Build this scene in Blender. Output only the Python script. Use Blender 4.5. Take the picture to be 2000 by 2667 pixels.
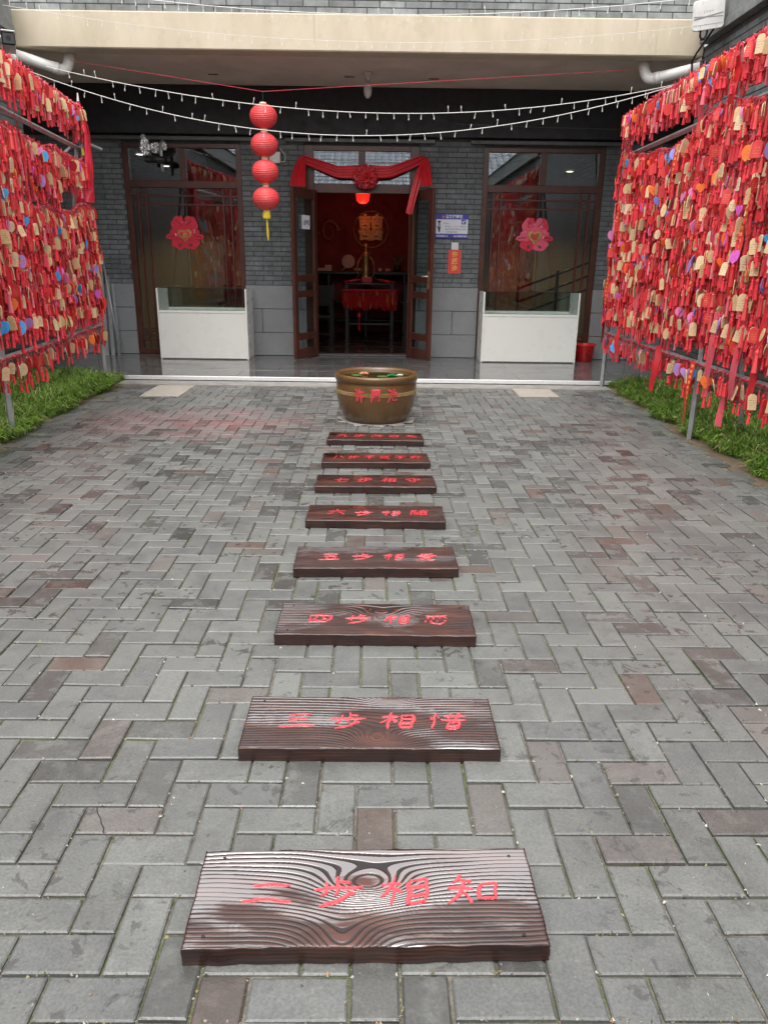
import bpy, bmesh, math, random
import numpy as np
from mathutils import Vector, Matrix
random.seed(7); rng = np.random.default_rng(7)
for o in list(bpy.data.objects): bpy.data.objects.remove(o)
scene = bpy.context.scene
COL = scene.collection
R = math.radians

# ------------------------------------------------------------------ camera
CAM_H = 1.345
PITCH, YAW, ROLL, FPX = R(18.356), R(.318), R(-.770), 1977.0
def cam_axes():
    cp, sp, cy, sy = math.cos(PITCH), math.sin(PITCH), math.cos(YAW), math.sin(YAW)
    f = np.array([sy*cp, cy*cp, -sp]); rt = np.array([cy, -sy, 0.0]); dn = np.cross(f, rt)
    c, s = math.cos(ROLL), math.sin(ROLL)
    return c*rt+s*dn, -s*rt+c*dn, f
AX = cam_axes()
cam_data = bpy.data.cameras.new('camera'); cam = bpy.data.objects.new('camera', cam_data); COL.objects.link(cam)
cam_data.sensor_fit = 'HORIZONTAL'; cam_data.sensor_width = 36; cam_data.lens = 36*FPX/2000
cam_data.clip_start = .05; cam_data.clip_end = 500
m3 = Matrix((AX[0], -AX[1], -AX[2])).transposed()
cam.matrix_world = Matrix.Translation((0, 0, CAM_H)) @ m3.to_4x4()
scene.camera = cam
def ray(u, v):
    return AX[0]*(u-1000)/FPX + AX[1]*(v-1333.5)/FPX + AX[2]
def at(u, v, y=None, z=None, x=None):            # a photo pixel on a known wall plane or height
    d = ray(u, v); o = np.array([0, 0, CAM_H])
    t = (y/d[1]) if y is not None else ((z-CAM_H)/d[2] if z is not None else x/d[0])
    return o+t*d
def pix(p):
    q = np.asarray(p, float)-[0, 0, CAM_H]
    z = q@AX[2]
    return 1000+FPX*(q@AX[0])/z, 1333.5+FPX*(q@AX[1])/z, z

# ------------------------------------------------------------------ world, sun, exposure
SUN_EL, SUN_AZ = 66.0, 195.0      # overcast: a very broad bright patch of cloud, high and a little behind the camera
w = bpy.data.worlds.new('World'); scene.world = w; w.use_nodes = True
nt = w.node_tree; nt.nodes.clear()
sky = nt.nodes.new('ShaderNodeTexSky'); sky.sky_type = 'NISHITA'; sky.sun_disc = False
sky.sun_elevation = R(SUN_EL); sky.sun_rotation = R(SUN_AZ); sky.air_density = 1.0; sky.dust_density = 6.0; sky.ozone_density = 1.0
hs = nt.nodes.new('ShaderNodeHueSaturation'); hs.inputs['Saturation'].default_value = .22
bg = nt.nodes.new('ShaderNodeBackground'); bg.inputs['Strength'].default_value = .15
wo = nt.nodes.new('ShaderNodeOutputWorld')
nt.links.new(sky.outputs[0], hs.inputs['Color']); nt.links.new(hs.outputs[0], bg.inputs[0]); nt.links.new(bg.outputs[0], wo.inputs[0])
sl = bpy.data.lights.new('sun', 'SUN'); sl.energy = 1.4; sl.angle = R(175); sl.color = (1, .97, .93)
so = bpy.data.objects.new('sun', sl); COL.objects.link(so)
az = R(SUN_AZ); so.rotation_euler = Vector((-math.sin(az)*math.cos(R(SUN_EL)), -math.cos(az)*math.cos(R(SUN_EL)), -math.sin(R(SUN_EL)))).to_track_quat('-Z', 'Y').to_euler()
so.location = (0, -4, 14)
vs = scene.view_settings; vs.view_transform = 'Standard'; vs.look = 'None'; vs.gamma = 1; vs.use_curve_mapping = False
vs.exposure = 0.95
scene.render.engine = 'CYCLES'
scene.cycles.max_bounces = 10; scene.cycles.transparent_max_bounces = 24; scene.cycles.glossy_bounces = 5; scene.cycles.transmission_bounces = 6
scene.cycles.sample_clamp_indirect = 6

# ------------------------------------------------------------------ helpers
class MB:
    def __init__(s): s.v = []; s.f = []; s.c = []; s.n = 0
    def add(s, verts, faces, col=None, M=None):
        if M is not None: verts = [tuple(M @ Vector(p)) for p in verts]
        s.v.extend([tuple(map(float, p)) for p in verts]); b = s.n
        s.f.extend([tuple(i+b for i in f) for f in faces]); s.n += len(verts)
        s.c.extend([col if col is not None else (1, 1, 1, 1)]*len(verts)); return s
    def box(s, x0, x1, y0, y1, z0, z1, col=None, M=None):
        v = [(x0,y0,z0),(x1,y0,z0),(x1,y1,z0),(x0,y1,z0),(x0,y0,z1),(x1,y0,z1),(x1,y1,z1),(x0,y1,z1)]
        return s.add(v, [(0,3,2,1),(4,5,6,7),(0,1,5,4),(1,2,6,5),(2,3,7,6),(3,0,4,7)], col, M)
    def tube(s, path, r, n=6, col=None, caps=True, M=None):
        P = [Vector(p) for p in path]; k = len(P)
        rr = r if hasattr(r, '__len__') else [r]*k
        vs_, fs = [], []; up = None
        for i in range(k):
            t = (P[min(i+1, k-1)]-P[max(i-1, 0)]).normalized()
            if up is None: up = Vector((0,0,1)) if abs(t.z) < .9 else Vector((1,0,0))
            a = t.cross(up)
            if a.length < 1e-6: a = t.cross(Vector((.3,.9,.1)))
            a.normalize(); b = a.cross(t).normalized(); up = b
            for j in range(n):
                q = 2*math.pi*j/n; vs_.append(P[i]+(a*math.cos(q)+b*math.sin(q))*rr[i])
        for i in range(k-1):
            for j in range(n):
                fs.append((i*n+j, i*n+(j+1)%n, (i+1)*n+(j+1)%n, (i+1)*n+j))
        if caps: fs.append(tuple(range(n))[::-1]); fs.append(tuple((k-1)*n+j for j in range(n)))
        return s.add(vs_, fs, col, M)
    def lathe(s, prof, n=24, c=(0,0,0), col=None, M=None, caps=True):
        vs_, fs = [], []; k = len(prof)
        for r, z in prof:
            for j in range(n):
                q = 2*math.pi*j/n; vs_.append((c[0]+r*math.cos(q), c[1]+r*math.sin(q), c[2]+z))
        for i in range(k-1):
            for j in range(n): fs.append((i*n+j, i*n+(j+1)%n, (i+1)*n+(j+1)%n, (i+1)*n+j))
        if caps: fs.append(tuple(range(n))[::-1]); fs.append(tuple((k-1)*n+j for j in range(n)))
        return s.add(vs_, fs, col, M)
    def prism(s, poly, h, col=None, M=None):          # poly in local XZ plane, thickness h along Y
        k = len(poly); vs_ = [(x, -h/2, z) for x, z in poly]+[(x, h/2, z) for x, z in poly]
        fs = [tuple(range(k)), tuple(range(k, 2*k))[::-1]]+[(i, i+k, (i+1)%k+k, (i+1)%k) for i in range(k)]
        return s.add(vs_, fs, col, M)
    def strip(s, L, Rr, col=None):                    # ribbon between two lists of points
        k = len(L); return s.add(list(L)+list(Rr), [(i, i+1, k+i+1, k+i) for i in range(k-1)], col)
    def mesh(s, name, off=(0,0,0), smooth=False, bevel=0, color=False):
        me = bpy.data.meshes.new(name); V = np.array(s.v, np.float32).reshape(-1, 3)-np.array(off, np.float32)
        me.from_pydata(V.tolist(), [], s.f)
        if color:
            a = me.color_attributes.new('col', 'FLOAT_COLOR', 'POINT'); a.data.foreach_set('color', np.array([c if len(c) == 4 else (*c, 1) for c in s.c], np.float32).ravel())
        if bevel:
            bm = bmesh.new(); bm.from_mesh(me); bmesh.ops.bevel(bm, geom=bm.edges[:], offset=bevel, segments=1, profile=.5, affect='EDGES', clamp_overlap=True); bm.to_mesh(me); bm.free()
        me.validate(); me.update()
        if smooth: me.polygons.foreach_set('use_smooth', [True]*len(me.polygons))
        return me
def link(name, me, mat, parent=None, loc=(0,0,0), rot=(0,0,0)):
    o = bpy.data.objects.new(name, me); COL.objects.link(o)
    if mat is not None and me is not None and not me.materials: me.materials.append(mat)
    o.location = loc; o.rotation_euler = rot
    if parent is not None: o.parent = parent
    return o
WL = {}
def wloc(o): return WL.get(o.name, Vector((0,0,0)))
def part(name, mb, mat, parent, smooth=False, bevel=0, color=False, local=False):   # verts in world coordinates unless local
    off = (0,0,0) if local else tuple(wloc(parent))
    o = link(name, mb.mesh(name, off, smooth, bevel, color), mat, parent)
    WL[o.name] = Vector(off) if not local else wloc(parent)
    return o
def thing(name, label, cat, loc=(0,0,0), rot=(0,0,0), group=None):
    o = bpy.data.objects.new(name, None); COL.objects.link(o); o.location = loc; o.rotation_euler = rot
    o.empty_display_size = .1; tag(o, label, cat, group); WL[o.name] = Vector(loc); return o
def tag(o, label, cat, group=None):
    o['label'] = label; o['category'] = cat
    if group: o['group'] = group
    return o
def single(name, mb, mat, label, cat, loc=(0,0,0), group=None, smooth=False, bevel=0, color=False):
    o = link(name, mb.mesh(name, loc, smooth, bevel, color), mat, None, loc); WL[o.name] = Vector(loc)
    return tag(o, label, cat, group)
def struct(name, mb, mat, smooth=False, color=False, kind='structure'):
    o = link(name, mb.mesh(name, (0,0,0), smooth, 0, color), mat); o['kind'] = kind; WL[o.name] = Vector((0,0,0)); return o
def text_geo(body, size=1, offset=0.0, extrude=.0, bevel=0, res=3):
    cu = bpy.data.curves.new('t', 'FONT'); cu.body = body; cu.size = size; cu.offset = offset; cu.extrude = extrude; cu.bevel_depth = bevel; cu.bevel_resolution = 0
    cu.align_x = 'CENTER'; cu.align_y = 'CENTER'; cu.resolution_u = res
    o = bpy.data.objects.new('t', cu); COL.objects.link(o); bpy.context.view_layer.update()
    me = bpy.data.meshes.new_from_object(o.evaluated_get(bpy.context.evaluated_depsgraph_get()))
    v = np.array([x.co[:] for x in me.vertices]) if len(me.vertices) else np.zeros((0,3)); f = [tuple(p.vertices) for p in me.polygons]
    bpy.data.objects.remove(o); bpy.data.curves.remove(cu); bpy.data.meshes.remove(me)
    return v, f

# ------------------------------------------------------------------ materials
def newmat(name):
    m = bpy.data.materials.new(name); m.use_nodes = True; n = m.node_tree; b = n.nodes['Principled BSDF']; return m, n, b
def nn(n, t, **kw):
    x = n.nodes.new(t)
    for k, v in kw.items():
        if k in x.inputs.keys() if isinstance(k, str) else False: x.inputs[k].default_value = v
        else: setattr(x, k, v)
    return x
def noise(n, vec, scale, detail=4, rough=.55, dist=0):
    x = n.nodes.new('ShaderNodeTexNoise'); x.inputs['Scale'].default_value = scale; x.inputs['Detail'].default_value = detail; x.inputs['Roughness'].default_value = rough; x.inputs['Distortion'].default_value = dist
    if vec is not None: n.links.new(vec, x.inputs['Vector'])
    return x.outputs[0]
def ramp(n, fac, stops):
    x = n.nodes.new('ShaderNodeValToRGB'); e = x.color_ramp.elements
    while len(e) < len(stops): e.new(.5)
    for q, (p, c) in zip(e, stops): q.position = p; q.color = c if len(c) == 4 else (*c, 1)
    n.links.new(fac, x.inputs[0]); return x.outputs[0]
def mrange(n, fac, a, b, c, d):
    x = n.nodes.new('ShaderNodeMapRange'); x.inputs[1].default_value = a; x.inputs[2].default_value = b; x.inputs[3].default_value = c; x.inputs[4].default_value = d; x.clamp = True
    n.links.new(fac, x.inputs[0]); return x.outputs[0]
def mix(n, fac, a, b, mode='MIX'):
    x = n.nodes.new('ShaderNodeMix'); x.data_type = 'RGBA'; x.blend_type = mode
    for s, v in ((0, fac), (6, a), (7, b)):
        if hasattr(v, 'is_output'): n.links.new(v, x.inputs[s])
        elif s == 0: x.inputs[0].default_value = v
        else: x.inputs[s].default_value = v if len(v) == 4 else (*v, 1)
    return x.outputs[2]
def mth(n, op, a, b=None):
    x = n.nodes.new('ShaderNodeMath'); x.operation = op
    for i, v in enumerate((a, b)):
        if v is None: continue
        if hasattr(v, 'is_output'): n.links.new(v, x.inputs[i])
        else: x.inputs[i].default_value = v
    return x.outputs[0]
def bumpn(n, b, h, strength=.3, dist=.01):
    x = n.nodes.new('ShaderNodeBump'); x.inputs['Strength'].default_value = strength; x.inputs['Distance'].default_value = dist
    n.links.new(h, x.inputs['Height']); n.links.new(x.outputs[0], b.inputs['Normal'])
def pos(n): return n.nodes.new('ShaderNodeNewGeometry').outputs['Position']
def objc(n): return n.nodes.new('ShaderNodeTexCoord').outputs['Object']
def orand(n): return n.nodes.new('ShaderNodeObjectInfo').outputs['Random']
def simple(name, c, rough=.5, var=.15, scale=8, bump=0, bscale=60, metal=0, coat=0, attr=False, rand=0, spec=.5, sheen=0, trans=0):
    m, n, b = newmat(name); p = pos(n); f = noise(n, p, scale, 5)
    c0 = tuple(x*(1-var) for x in c); c1 = tuple(min(1, x*(1+var)) for x in c)
    colr = mix(n, mrange(n, f, .3, .7, 0, 1), c0, c1)
    if attr:
        a = n.nodes.new('ShaderNodeAttribute'); a.attribute_name = 'col'; colr = mix(n, 1.0, a.outputs['Color'], colr, 'MULTIPLY')
    if rand:
        g = mrange(n, orand(n), 0, 1, 1-rand, 1+rand); cc = n.nodes.new('ShaderNodeCombineColor')
        for i in range(3): n.links.new(g, cc.inputs[i])
        colr = mix(n, 1.0, colr, cc.outputs[0], 'MULTIPLY')
    n.links.new(colr, b.inputs['Base Color'])
    n.links.new(mrange(n, noise(n, p, scale*2.3, 3), .3, .7, max(.02, rough*.8), min(1, rough*1.2)), b.inputs['Roughness'])
    b.inputs['Metallic'].default_value = metal; b.inputs['Coat Weight'].default_value = coat; b.inputs['Coat Roughness'].default_value = .1
    b.inputs['Specular IOR Level'].default_value = spec
    if bump: bumpn(n, b, noise(n, p, bscale, 4), bump, .004)
    if trans:
        pass
    return m
MT = {}
def paver_material():
    m, n, b = newmat('paver'); p = pos(n)
    a = n.nodes.new('ShaderNodeAttribute'); a.attribute_name = 'col'
    base = a.outputs['Color']
    mott = noise(n, p, 9, 6, .65); fine = noise(n, p, 160, 3)
    c = mix(n, mrange(n, mott, .35, .7, 0, .38), base, (.22, .22, .20), 'MIX')
    big = noise(n, p, 2.1, 6, .7, .5); c = mix(n, mrange(n, big, .50, .70, 0, .55), c, (.055, .056, .058)); c = mix(n, mrange(n, big, .46, .28, 0, .30), c, (.20, .205, .195))
    c = mix(n, mrange(n, fine, .35, .7, 0, .35), c, (.08, .08, .08), 'MULTIPLY')
    pit = mrange(n, noise(n, p, 75, 5, .7), .62, .70, 0, .55); c = mix(n, pit, c, (.075,.075,.07))
    pale = mrange(n, noise(n, p, 31, 6, .75), .60, .72, 0, .35); c = mix(n, pale, c, (.33,.33,.31))
    blot = mrange(n, noise(n, p, 17, 5, .65, .5), .56, .62, 0, 1)
    blot2 = mrange(n, noise(n, p, 2.3, 3), .46, .58, 0, 1)
    wet = mth(n, 'MAXIMUM', mth(n, 'MULTIPLY', blot, blot2), mth(n, 'MULTIPLY', a.outputs['Alpha'], mrange(n, noise(n, p, 14, 4), .36, .5, .25, 1)))
    # red dye that has washed out of the wish tags onto the bricks
    sep = n.nodes.new('ShaderNodeSeparateXYZ'); n.links.new(p, sep.inputs[0])
    dx = mth(n, 'DIVIDE', mth(n, 'ADD', sep.outputs[0], 1.55), 1.15); dy = mth(n, 'DIVIDE', mth(n, 'SUBTRACT', sep.outputs[1], 6.45), .75)
    rr = mth(n, 'ADD', mth(n, 'MULTIPLY', dx, dx), mth(n, 'MULTIPLY', dy, dy))
    st = mth(n, 'MULTIPLY', mrange(n, rr, .1, 1.1, 1, 0), mrange(n, noise(n, p, 3.5, 5), .38, .62, .1, 1))
    c = mix(n, mth(n, 'MULTIPLY', st, .42), c, (.30, .075, .085))
    c = mix(n, mth(n, 'MULTIPLY', wet, .62), c, (.035, .032, .030))
    n.links.new(c, b.inputs['Base Color'])
    r = mth(n, 'SUBTRACT', mrange(n, mott, .3, .7, .34, .50), mth(n, 'MULTIPLY', wet, .30)); n.links.new(r, b.inputs['Roughness'])
    b.inputs['Specular IOR Level'].default_value = .5
    h = mth(n, 'ADD', mth(n, 'MULTIPLY', fine, .5), noise(n, p, 40, 5)); bumpn(n, b, h, .25, .004)
    return m
def joint_material():
    m, n, b = newmat('joint_sand'); p = pos(n)
    c = ramp(n, noise(n, p, 22, 6, .7), [(.3, (.045,.040,.033)), (.5, (.16,.145,.12)), (.7, (.26,.24,.20))])
    moss = mth(n, 'MULTIPLY', mrange(n, noise(n, p, 3.2, 4), .45, .6, 0, 1), mrange(n, noise(n, p, 60, 3), .4, .6, .2, 1))
    c = mix(n, moss, c, (.10, .13, .025)); n.links.new(c, b.inputs['Base Color']); b.inputs['Roughness'].default_value = .9
    bumpn(n, b, noise(n, p, 220, 4), .8, .006); return m
def wet_floor_material(name, c0, c1, wetlo, wethi):
    m, n, b = newmat(name); p = pos(n)
    c = mix(n, mrange(n, noise(n, p, 5, 6, .65), .3, .7, 0, 1), c0, c1)
    c = mix(n, mrange(n, noise(n, p, 90, 3), .4, .7, 0, .5), c, tuple(x*.55 for x in c0)); n.links.new(c, b.inputs['Base Color'])
    mp = n.nodes.new('ShaderNodeMapping'); mp.inputs['Scale'].default_value = (.7, 2.4, 1); n.links.new(p, mp.inputs[0])
    n.links.new(mrange(n, noise(n, mp.outputs[0], 1.6, 4, .55, .3), .50, .60, wetlo, wethi), b.inputs['Roughness'])
    b.inputs['Coat Weight'].default_value = .0; b.inputs['Specular IOR Level'].default_value = .9
    bumpn(n, b, noise(n, p, 5, 2), .04, .01); return m
def plank_material():
    m, n, b = newmat('charred_plank'); o = objc(n)
    a = n.nodes.new('ShaderNodeAttribute'); a.attribute_name = 'col'
    sp = n.nodes.new('ShaderNodeSeparateColor'); n.links.new(a.outputs['Color'], sp.inputs[0])
    mp = n.nodes.new('ShaderNodeMapping'); mp.inputs['Scale'].default_value = (4, 22, 22); n.links.new(o, mp.inputs[0])
    off = n.nodes.new('ShaderNodeObjectInfo'); va = n.nodes.new('ShaderNodeVectorMath'); va.operation = 'ADD'
    n.links.new(mp.outputs[0], va.inputs[0]); n.links.new(off.outputs['Location'], va.inputs[1])
    f = noise(n, va.outputs[0], 1.3, 5, .6)
    wood = ramp(n, f, [(.28, (.016,.005,.004)), (.5, (.050,.015,.010)), (.72, (.115,.044,.026))])
    wood = mix(n, sp.outputs[1], wood, (.10, .030, .020))
    c = mix(n, mth(n, 'MULTIPLY', sp.outputs[0], .9), wood, (.006, .004, .004))
    n.links.new(c, b.inputs['Base Color'])
    wt = mth(n, 'MULTIPLY', sp.outputs[2], mth(n, 'SUBTRACT', 1.0, sp.outputs[0]))
    wt = mrange(n, mth(n, 'ADD', wt, mth(n, 'MULTIPLY', mth(n, 'SUBTRACT', noise(n, va.outputs[0], 5, 3), .5), .5)), .35, .6, 0, 1)
    n.links.new(mrange(n, wt, 0, 1, .42, .2), b.inputs['Roughness'])
    b.inputs['Specular IOR Level'].default_value = .5; b.inputs['Coat IOR'].default_value = 3.4
    n.links.new(mrange(n, wt, 0, 1, .06, 1.0), b.inputs['Coat Weight']); n.links.new(mrange(n, wt, 0, 1, .3, .05), b.inputs['Coat Roughness'])
    return m
def glass_material(name='window_glass', tint=(.80,.86,.85), ior=2.9):
    m, n, b = newmat(name); n.nodes.remove(b); out = n.nodes['Material Output']
    fr = n.nodes.new('ShaderNodeFresnel'); fr.inputs[0].default_value = ior
    t = n.nodes.new('ShaderNodeBsdfTransparent'); t.inputs[0].default_value = (*tint, 1)
    g = n.nodes.new('ShaderNodeBsdfGlossy'); g.inputs['Roughness'].default_value = .004; g.inputs[0].default_value = (.90,.96,1,1)
    x = n.nodes.new('ShaderNodeMixShader'); gm = n.nodes.new('ShaderNodeNewGeometry'); n.links.new(mth(n, 'MULTIPLY', fr.outputs[0], mth(n, 'SUBTRACT', 1.0, gm.outputs['Backfacing'])), x.inputs[0]); n.links.new(t.outputs[0], x.inputs[1]); n.links.new(g.outputs[0], x.inputs[2]); n.links.new(x.outputs[0], out.inputs[0])
    return m
def emit(name, c, s):
    m, n, b = newmat(name); b.inputs['Base Color'].default_value = (*c, 1); b.inputs['Emission Color'].default_value = (*c, 1); b.inputs['Emission Strength'].default_value = s; return m
def granite_material():
    m, n, b = newmat('granite'); p = pos(n)
    c = ramp(n, noise(n, p, 260, 2, .8), [(.3, (.11,.115,.12)), (.5, (.24,.25,.26)), (.7, (.36,.37,.38))])
    c = mix(n, mrange(n, noise(n, p, 4, 5), .3, .7, 0, .35), c, (.15,.15,.15)); n.links.new(c, b.inputs['Base Color']); b.inputs['Roughness'].default_value = .6
    bumpn(n, b, noise(n, p, 200, 3), .3, .003); return m
def brick_material(name, c, rand=.16):
    m, n, b = newmat(name); p = pos(n)
    f = noise(n, p, 13, 5, .6); cc = mix(n, mrange(n, f, .3, .7, 0, 1), tuple(x*.72 for x in c), tuple(x*1.2 for x in c))
    st = mrange(n, noise(n, p, 2.2, 5), .35, .7, .75, 1.15)
    g = mth(n, 'MULTIPLY', mrange(n, orand(n), 0, 1, 1-rand, 1+rand), st); k = n.nodes.new('ShaderNodeCombineColor')
    for i in range(3): n.links.new(g, k.inputs[i])
    n.links.new(mix(n, 1.0, cc, k.outputs[0], 'MULTIPLY'), b.inputs['Base Color']); b.inputs['Roughness'].default_value = .72
    bumpn(n, b, noise(n, p, 120, 4), .35, .003); return m
def stucco_material():
    m, n, b = newmat('cream_stucco'); p = pos(n)
    mp = n.nodes.new('ShaderNodeMapping'); mp.inputs['Scale'].default_value = (1.7, 1.7, .6); n.links.new(p, mp.inputs[0])
    c = mix(n, mrange(n, noise(n, mp.outputs[0], 2.2, 5, .6), .35, .7, 0, 1), (.47, .405, .30), (.57, .50, .385))
    c = mix(n, mrange(n, noise(n, p, 7, 7, .75), .54, .74, 0, .45), c, (.33, .28, .20))
    m2 = n.nodes.new('ShaderNodeMapping'); m2.inputs['Scale'].default_value = (14, 14, .6); n.links.new(p, m2.inputs[0])
    c = mix(n, mrange(n, noise(n, m2.outputs[0], 1.3, 4), .64, .74, 0, .35), c, (.25, .21, .15)); n.links.new(c, b.inputs['Base Color']); b.inputs['Roughness'].default_value = .85
    bumpn(n, b, noise(n, p, 150, 4), .35, .004); return m
def ink_wood_material(name, c0, c1, ink=(.05,.03,.02)):
    m, n, b = newmat(name); o = objc(n)
    inf = n.nodes.new('ShaderNodeObjectInfo'); rnd = inf.outputs['Random']
    cc = mix(n, rnd, c0, c1)
    mp = n.nodes.new('ShaderNodeMapping'); mp.inputs['Scale'].default_value = (60, 60, 6); n.links.new(o, mp.inputs[0])
    cc = mix(n, mrange(n, noise(n, mp.outputs[0], 2, 3), .35, .65, 0, .35), cc, tuple(x*.7 for x in c0))
    va = n.nodes.new('ShaderNodeVectorMath'); va.operation = 'ADD'; n.links.new(o, va.inputs[0])
    k = n.nodes.new('ShaderNodeCombineXYZ'); n.links.new(mth(n, 'MULTIPLY', rnd, 31.0), k.inputs[0]); n.links.new(mth(n, 'MULTIPLY', rnd, 17.0), k.inputs[1]); n.links.new(k.outputs[0], va.inputs[1])
    sep = n.nodes.new('ShaderNodeSeparateXYZ'); n.links.new(o, sep.inputs[0])
    rows = mrange(n, mth(n, 'SINE', mth(n, 'MULTIPLY', sep.outputs[2], 420.0)), .0, .3, 0, 1)
    mark = mth(n, 'MULTIPLY', mrange(n, noise(n, va.outputs[0], 240, 2), .53, .57, 0, 1), rows)
    ax = mrange(n, mth(n, 'ABSOLUTE', sep.outputs[0]), .020, .023, 1, 0)
    zz = mth(n, 'MULTIPLY', mrange(n, sep.outputs[2], -.088, -.082, 0, 1), mrange(n, sep.outputs[2], -.030, -.026, 1, 0))
    mk = mth(n, 'MULTIPLY', mth(n, 'MULTIPLY', mark, ax), mth(n, 'MULTIPLY', zz, .8))
    n.links.new(mix(n, mk, cc, ink), b.inputs['Base Color']); b.inputs['Roughness'].default_value = .55; return m
MT['paver'] = paver_material(); MT['joint'] = joint_material()
MT['porch'] = wet_floor_material('wet_porch_stone', (.075,.075,.075), (.13,.128,.125), .035, .22)
MT['floor_in'] = wet_floor_material('dark_board_floor', (.028,.016,.012), (.05,.03,.022), .12, .4)
MT['plank'] = plank_material(); MT['glass'] = glass_material(); MT['case_glass'] = glass_material('case_glass', (.86,.9,.89), 1.5)
MT['granite'] = granite_material(); MT['brick'] = brick_material('grey_brick', (.145,.160,.165)); MT['brick_top'] = brick_material('grey_brick_upper', (.24,.255,.25), .2)
MT['mortar'] = simple('mortar', (.065,.068,.068), .9, .2, 20, .3)
MT['stucco'] = stucco_material(); MT['soffit'] = simple('soffit_paint', (.64,.54,.46), .85, .12, 2.5, .15, 100)
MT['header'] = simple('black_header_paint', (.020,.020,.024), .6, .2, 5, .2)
MT['wood'] = simple('brown_door_wood', (.075,.024,.015), .38, .25, 6, .12, 90, coat=.2)
MT['lattice'] = simple('lattice_wood', (.10,.026,.020), .35, .2, 6, .1, 80)
MT['rail'] = simple('grey_steel_rail', (.10,.10,.10), .5, .2, 6, 0, metal=.4)
MT['alu'] = simple('aluminium', (.74,.75,.75), .4, .08, 30, .05, metal=.3)
MT['galv'] = simple('galvanised_steel', (.40,.42,.43), .45, .18, 18, .15, 60, metal=.55)
MT['white'] = simple('white_laminate', (.72,.72,.68), .3, .015, 3, 0)
MT['pvc'] = simple('white_pvc', (.74,.73,.70), .35, .10, 9, 0)
MT['red_wall'] = simple('red_wall', (.24,.020,.022), .7, .2, 3)
MT['beige'] = simple('beige_wall', (.42,.31,.19), .8, .08, 2)
MT['dark_room'] = simple('dark_ceiling', (.06,.05,.05), .9, .1, 2)
MT['black_wood'] = simple('black_furniture', (.016,.012,.012), .35, .2, 8)
MT['gold'] = simple('old_gold', (.34,.20,.07), .35, .3, 20, .2, 60, metal=.6)
MT['satin'] = simple('red_satin', (.50,.012,.022), .38, .15, 12, .0, sheen=.3)
MT['red_cloth'] = simple('red_cloth', (.85,.07,.12), .45, .12, 14, .1, 120)
MT['red_thread'] = simple('red_thread', (.74,.04,.055), .75, .3, 40, .4, 400, rand=.25)
MT['rope'] = simple('pink_red_rope', (.52,.045,.075), .8, .35, 60, .5, 300)
MT['mass'] = simple('tag_colours', (1,1,1), .6, .12, 60, .1, 200, attr=True)
MT['tan'] = ink_wood_material('tan_tag', (.68,.46,.23), (.80,.63,.40)); MT['tagred'] = ink_wood_material('red_tag', (.58,.020,.026), (.74,.06,.06), (.80,.45,.15))
for nme, c in dict(blue=(.05,.35,.72), pink=(.75,.22,.48), magenta=(.66,.10,.50), orange=(.80,.17,.02), purple=(.38,.22,.55), navy=(.015,.03,.07), scarlet=(.66,.02,.02), periwinkle=(.22,.25,.70)).items():
    MT['h_'+nme] = ink_wood_material('heart_'+nme, c, tuple(min(1, x*1.15+.01) for x in c), tuple(x*.25 for x in c))
MT['paint_red'] = simple('red_lettering', (.62,.055,.072), .25, .5, 130, .35, 160, coat=.5)
MT['pot'] = simple('brown_glaze', (.115,.060,.021), .3, .22, 5, .12, 40, coat=.25)
MT['pot_line'] = simple('yellow_glaze_line', (.34,.22,.06), .35, .2, 30)
MT['concrete'] = simple('concrete', (.26,.25,.23), .75, .25, 7, .3, 80)
MT['beige_tile'] = simple('beige_stone_plate', (.37,.34,.29), .5, .10, 8, .1, 60)
MT['soil'] = simple('soil', (.13,.095,.06), .95, .35, 14, .8, 90)
MT['black'] = simple('black_plastic', (.012,.012,.013), .4, .1, 10)
MT['lantern'] = simple('lantern_cloth', (.66,.06,.065), .36, .12, 10, 0)
MT['yellow'] = simple('yellow_thread', (.72,.55,.03), .6, .15, 30)
MT['wire'] = simple('white_wire', (.62,.61,.58), .5, .1, 30)
MT['roof'] = simple('grey_roof_tile', (.36,.41,.46), .28, .25, 10, .2, 50)
MT['bulb'] = simple('frosted_bulb', (.55,.52,.50), .3, .05, 10)
MT['blue_print'] = simple('blue_print', (.05,.055,.36), .4, .05, 5); MT['sign_white'] = simple('sign_white', (.74,.75,.82), .4, .03, 5)
MT['ink'] = simple('dark_ink', (.05,.05,.06), .6, .1, 5); MT['paper_red'] = simple('red_paper', (.72,.06,.05), .5, .06, 8); MT['paper_gold'] = simple('gold_print', (.80,.42,.10), .4, .1, 20)
MT['pink_print'] = simple('pink_print', (.70,.12,.12), .5, .05, 5)
MT['foil'] = simple('silver_foil', (.8,.8,.8), .2, .2, 30, .8, 60, metal=.9)
MT['fog_grey'] = simple('grey_sheet', (.30,.31,.31), .5, .2, 6, .05, metal=.3)
MT['bucket'] = simple('red_plastic', (.50,.008,.010), .3, .1, 10)
MT['wood_step'] = simple('plain', (.2,.2,.2), .6)
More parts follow.
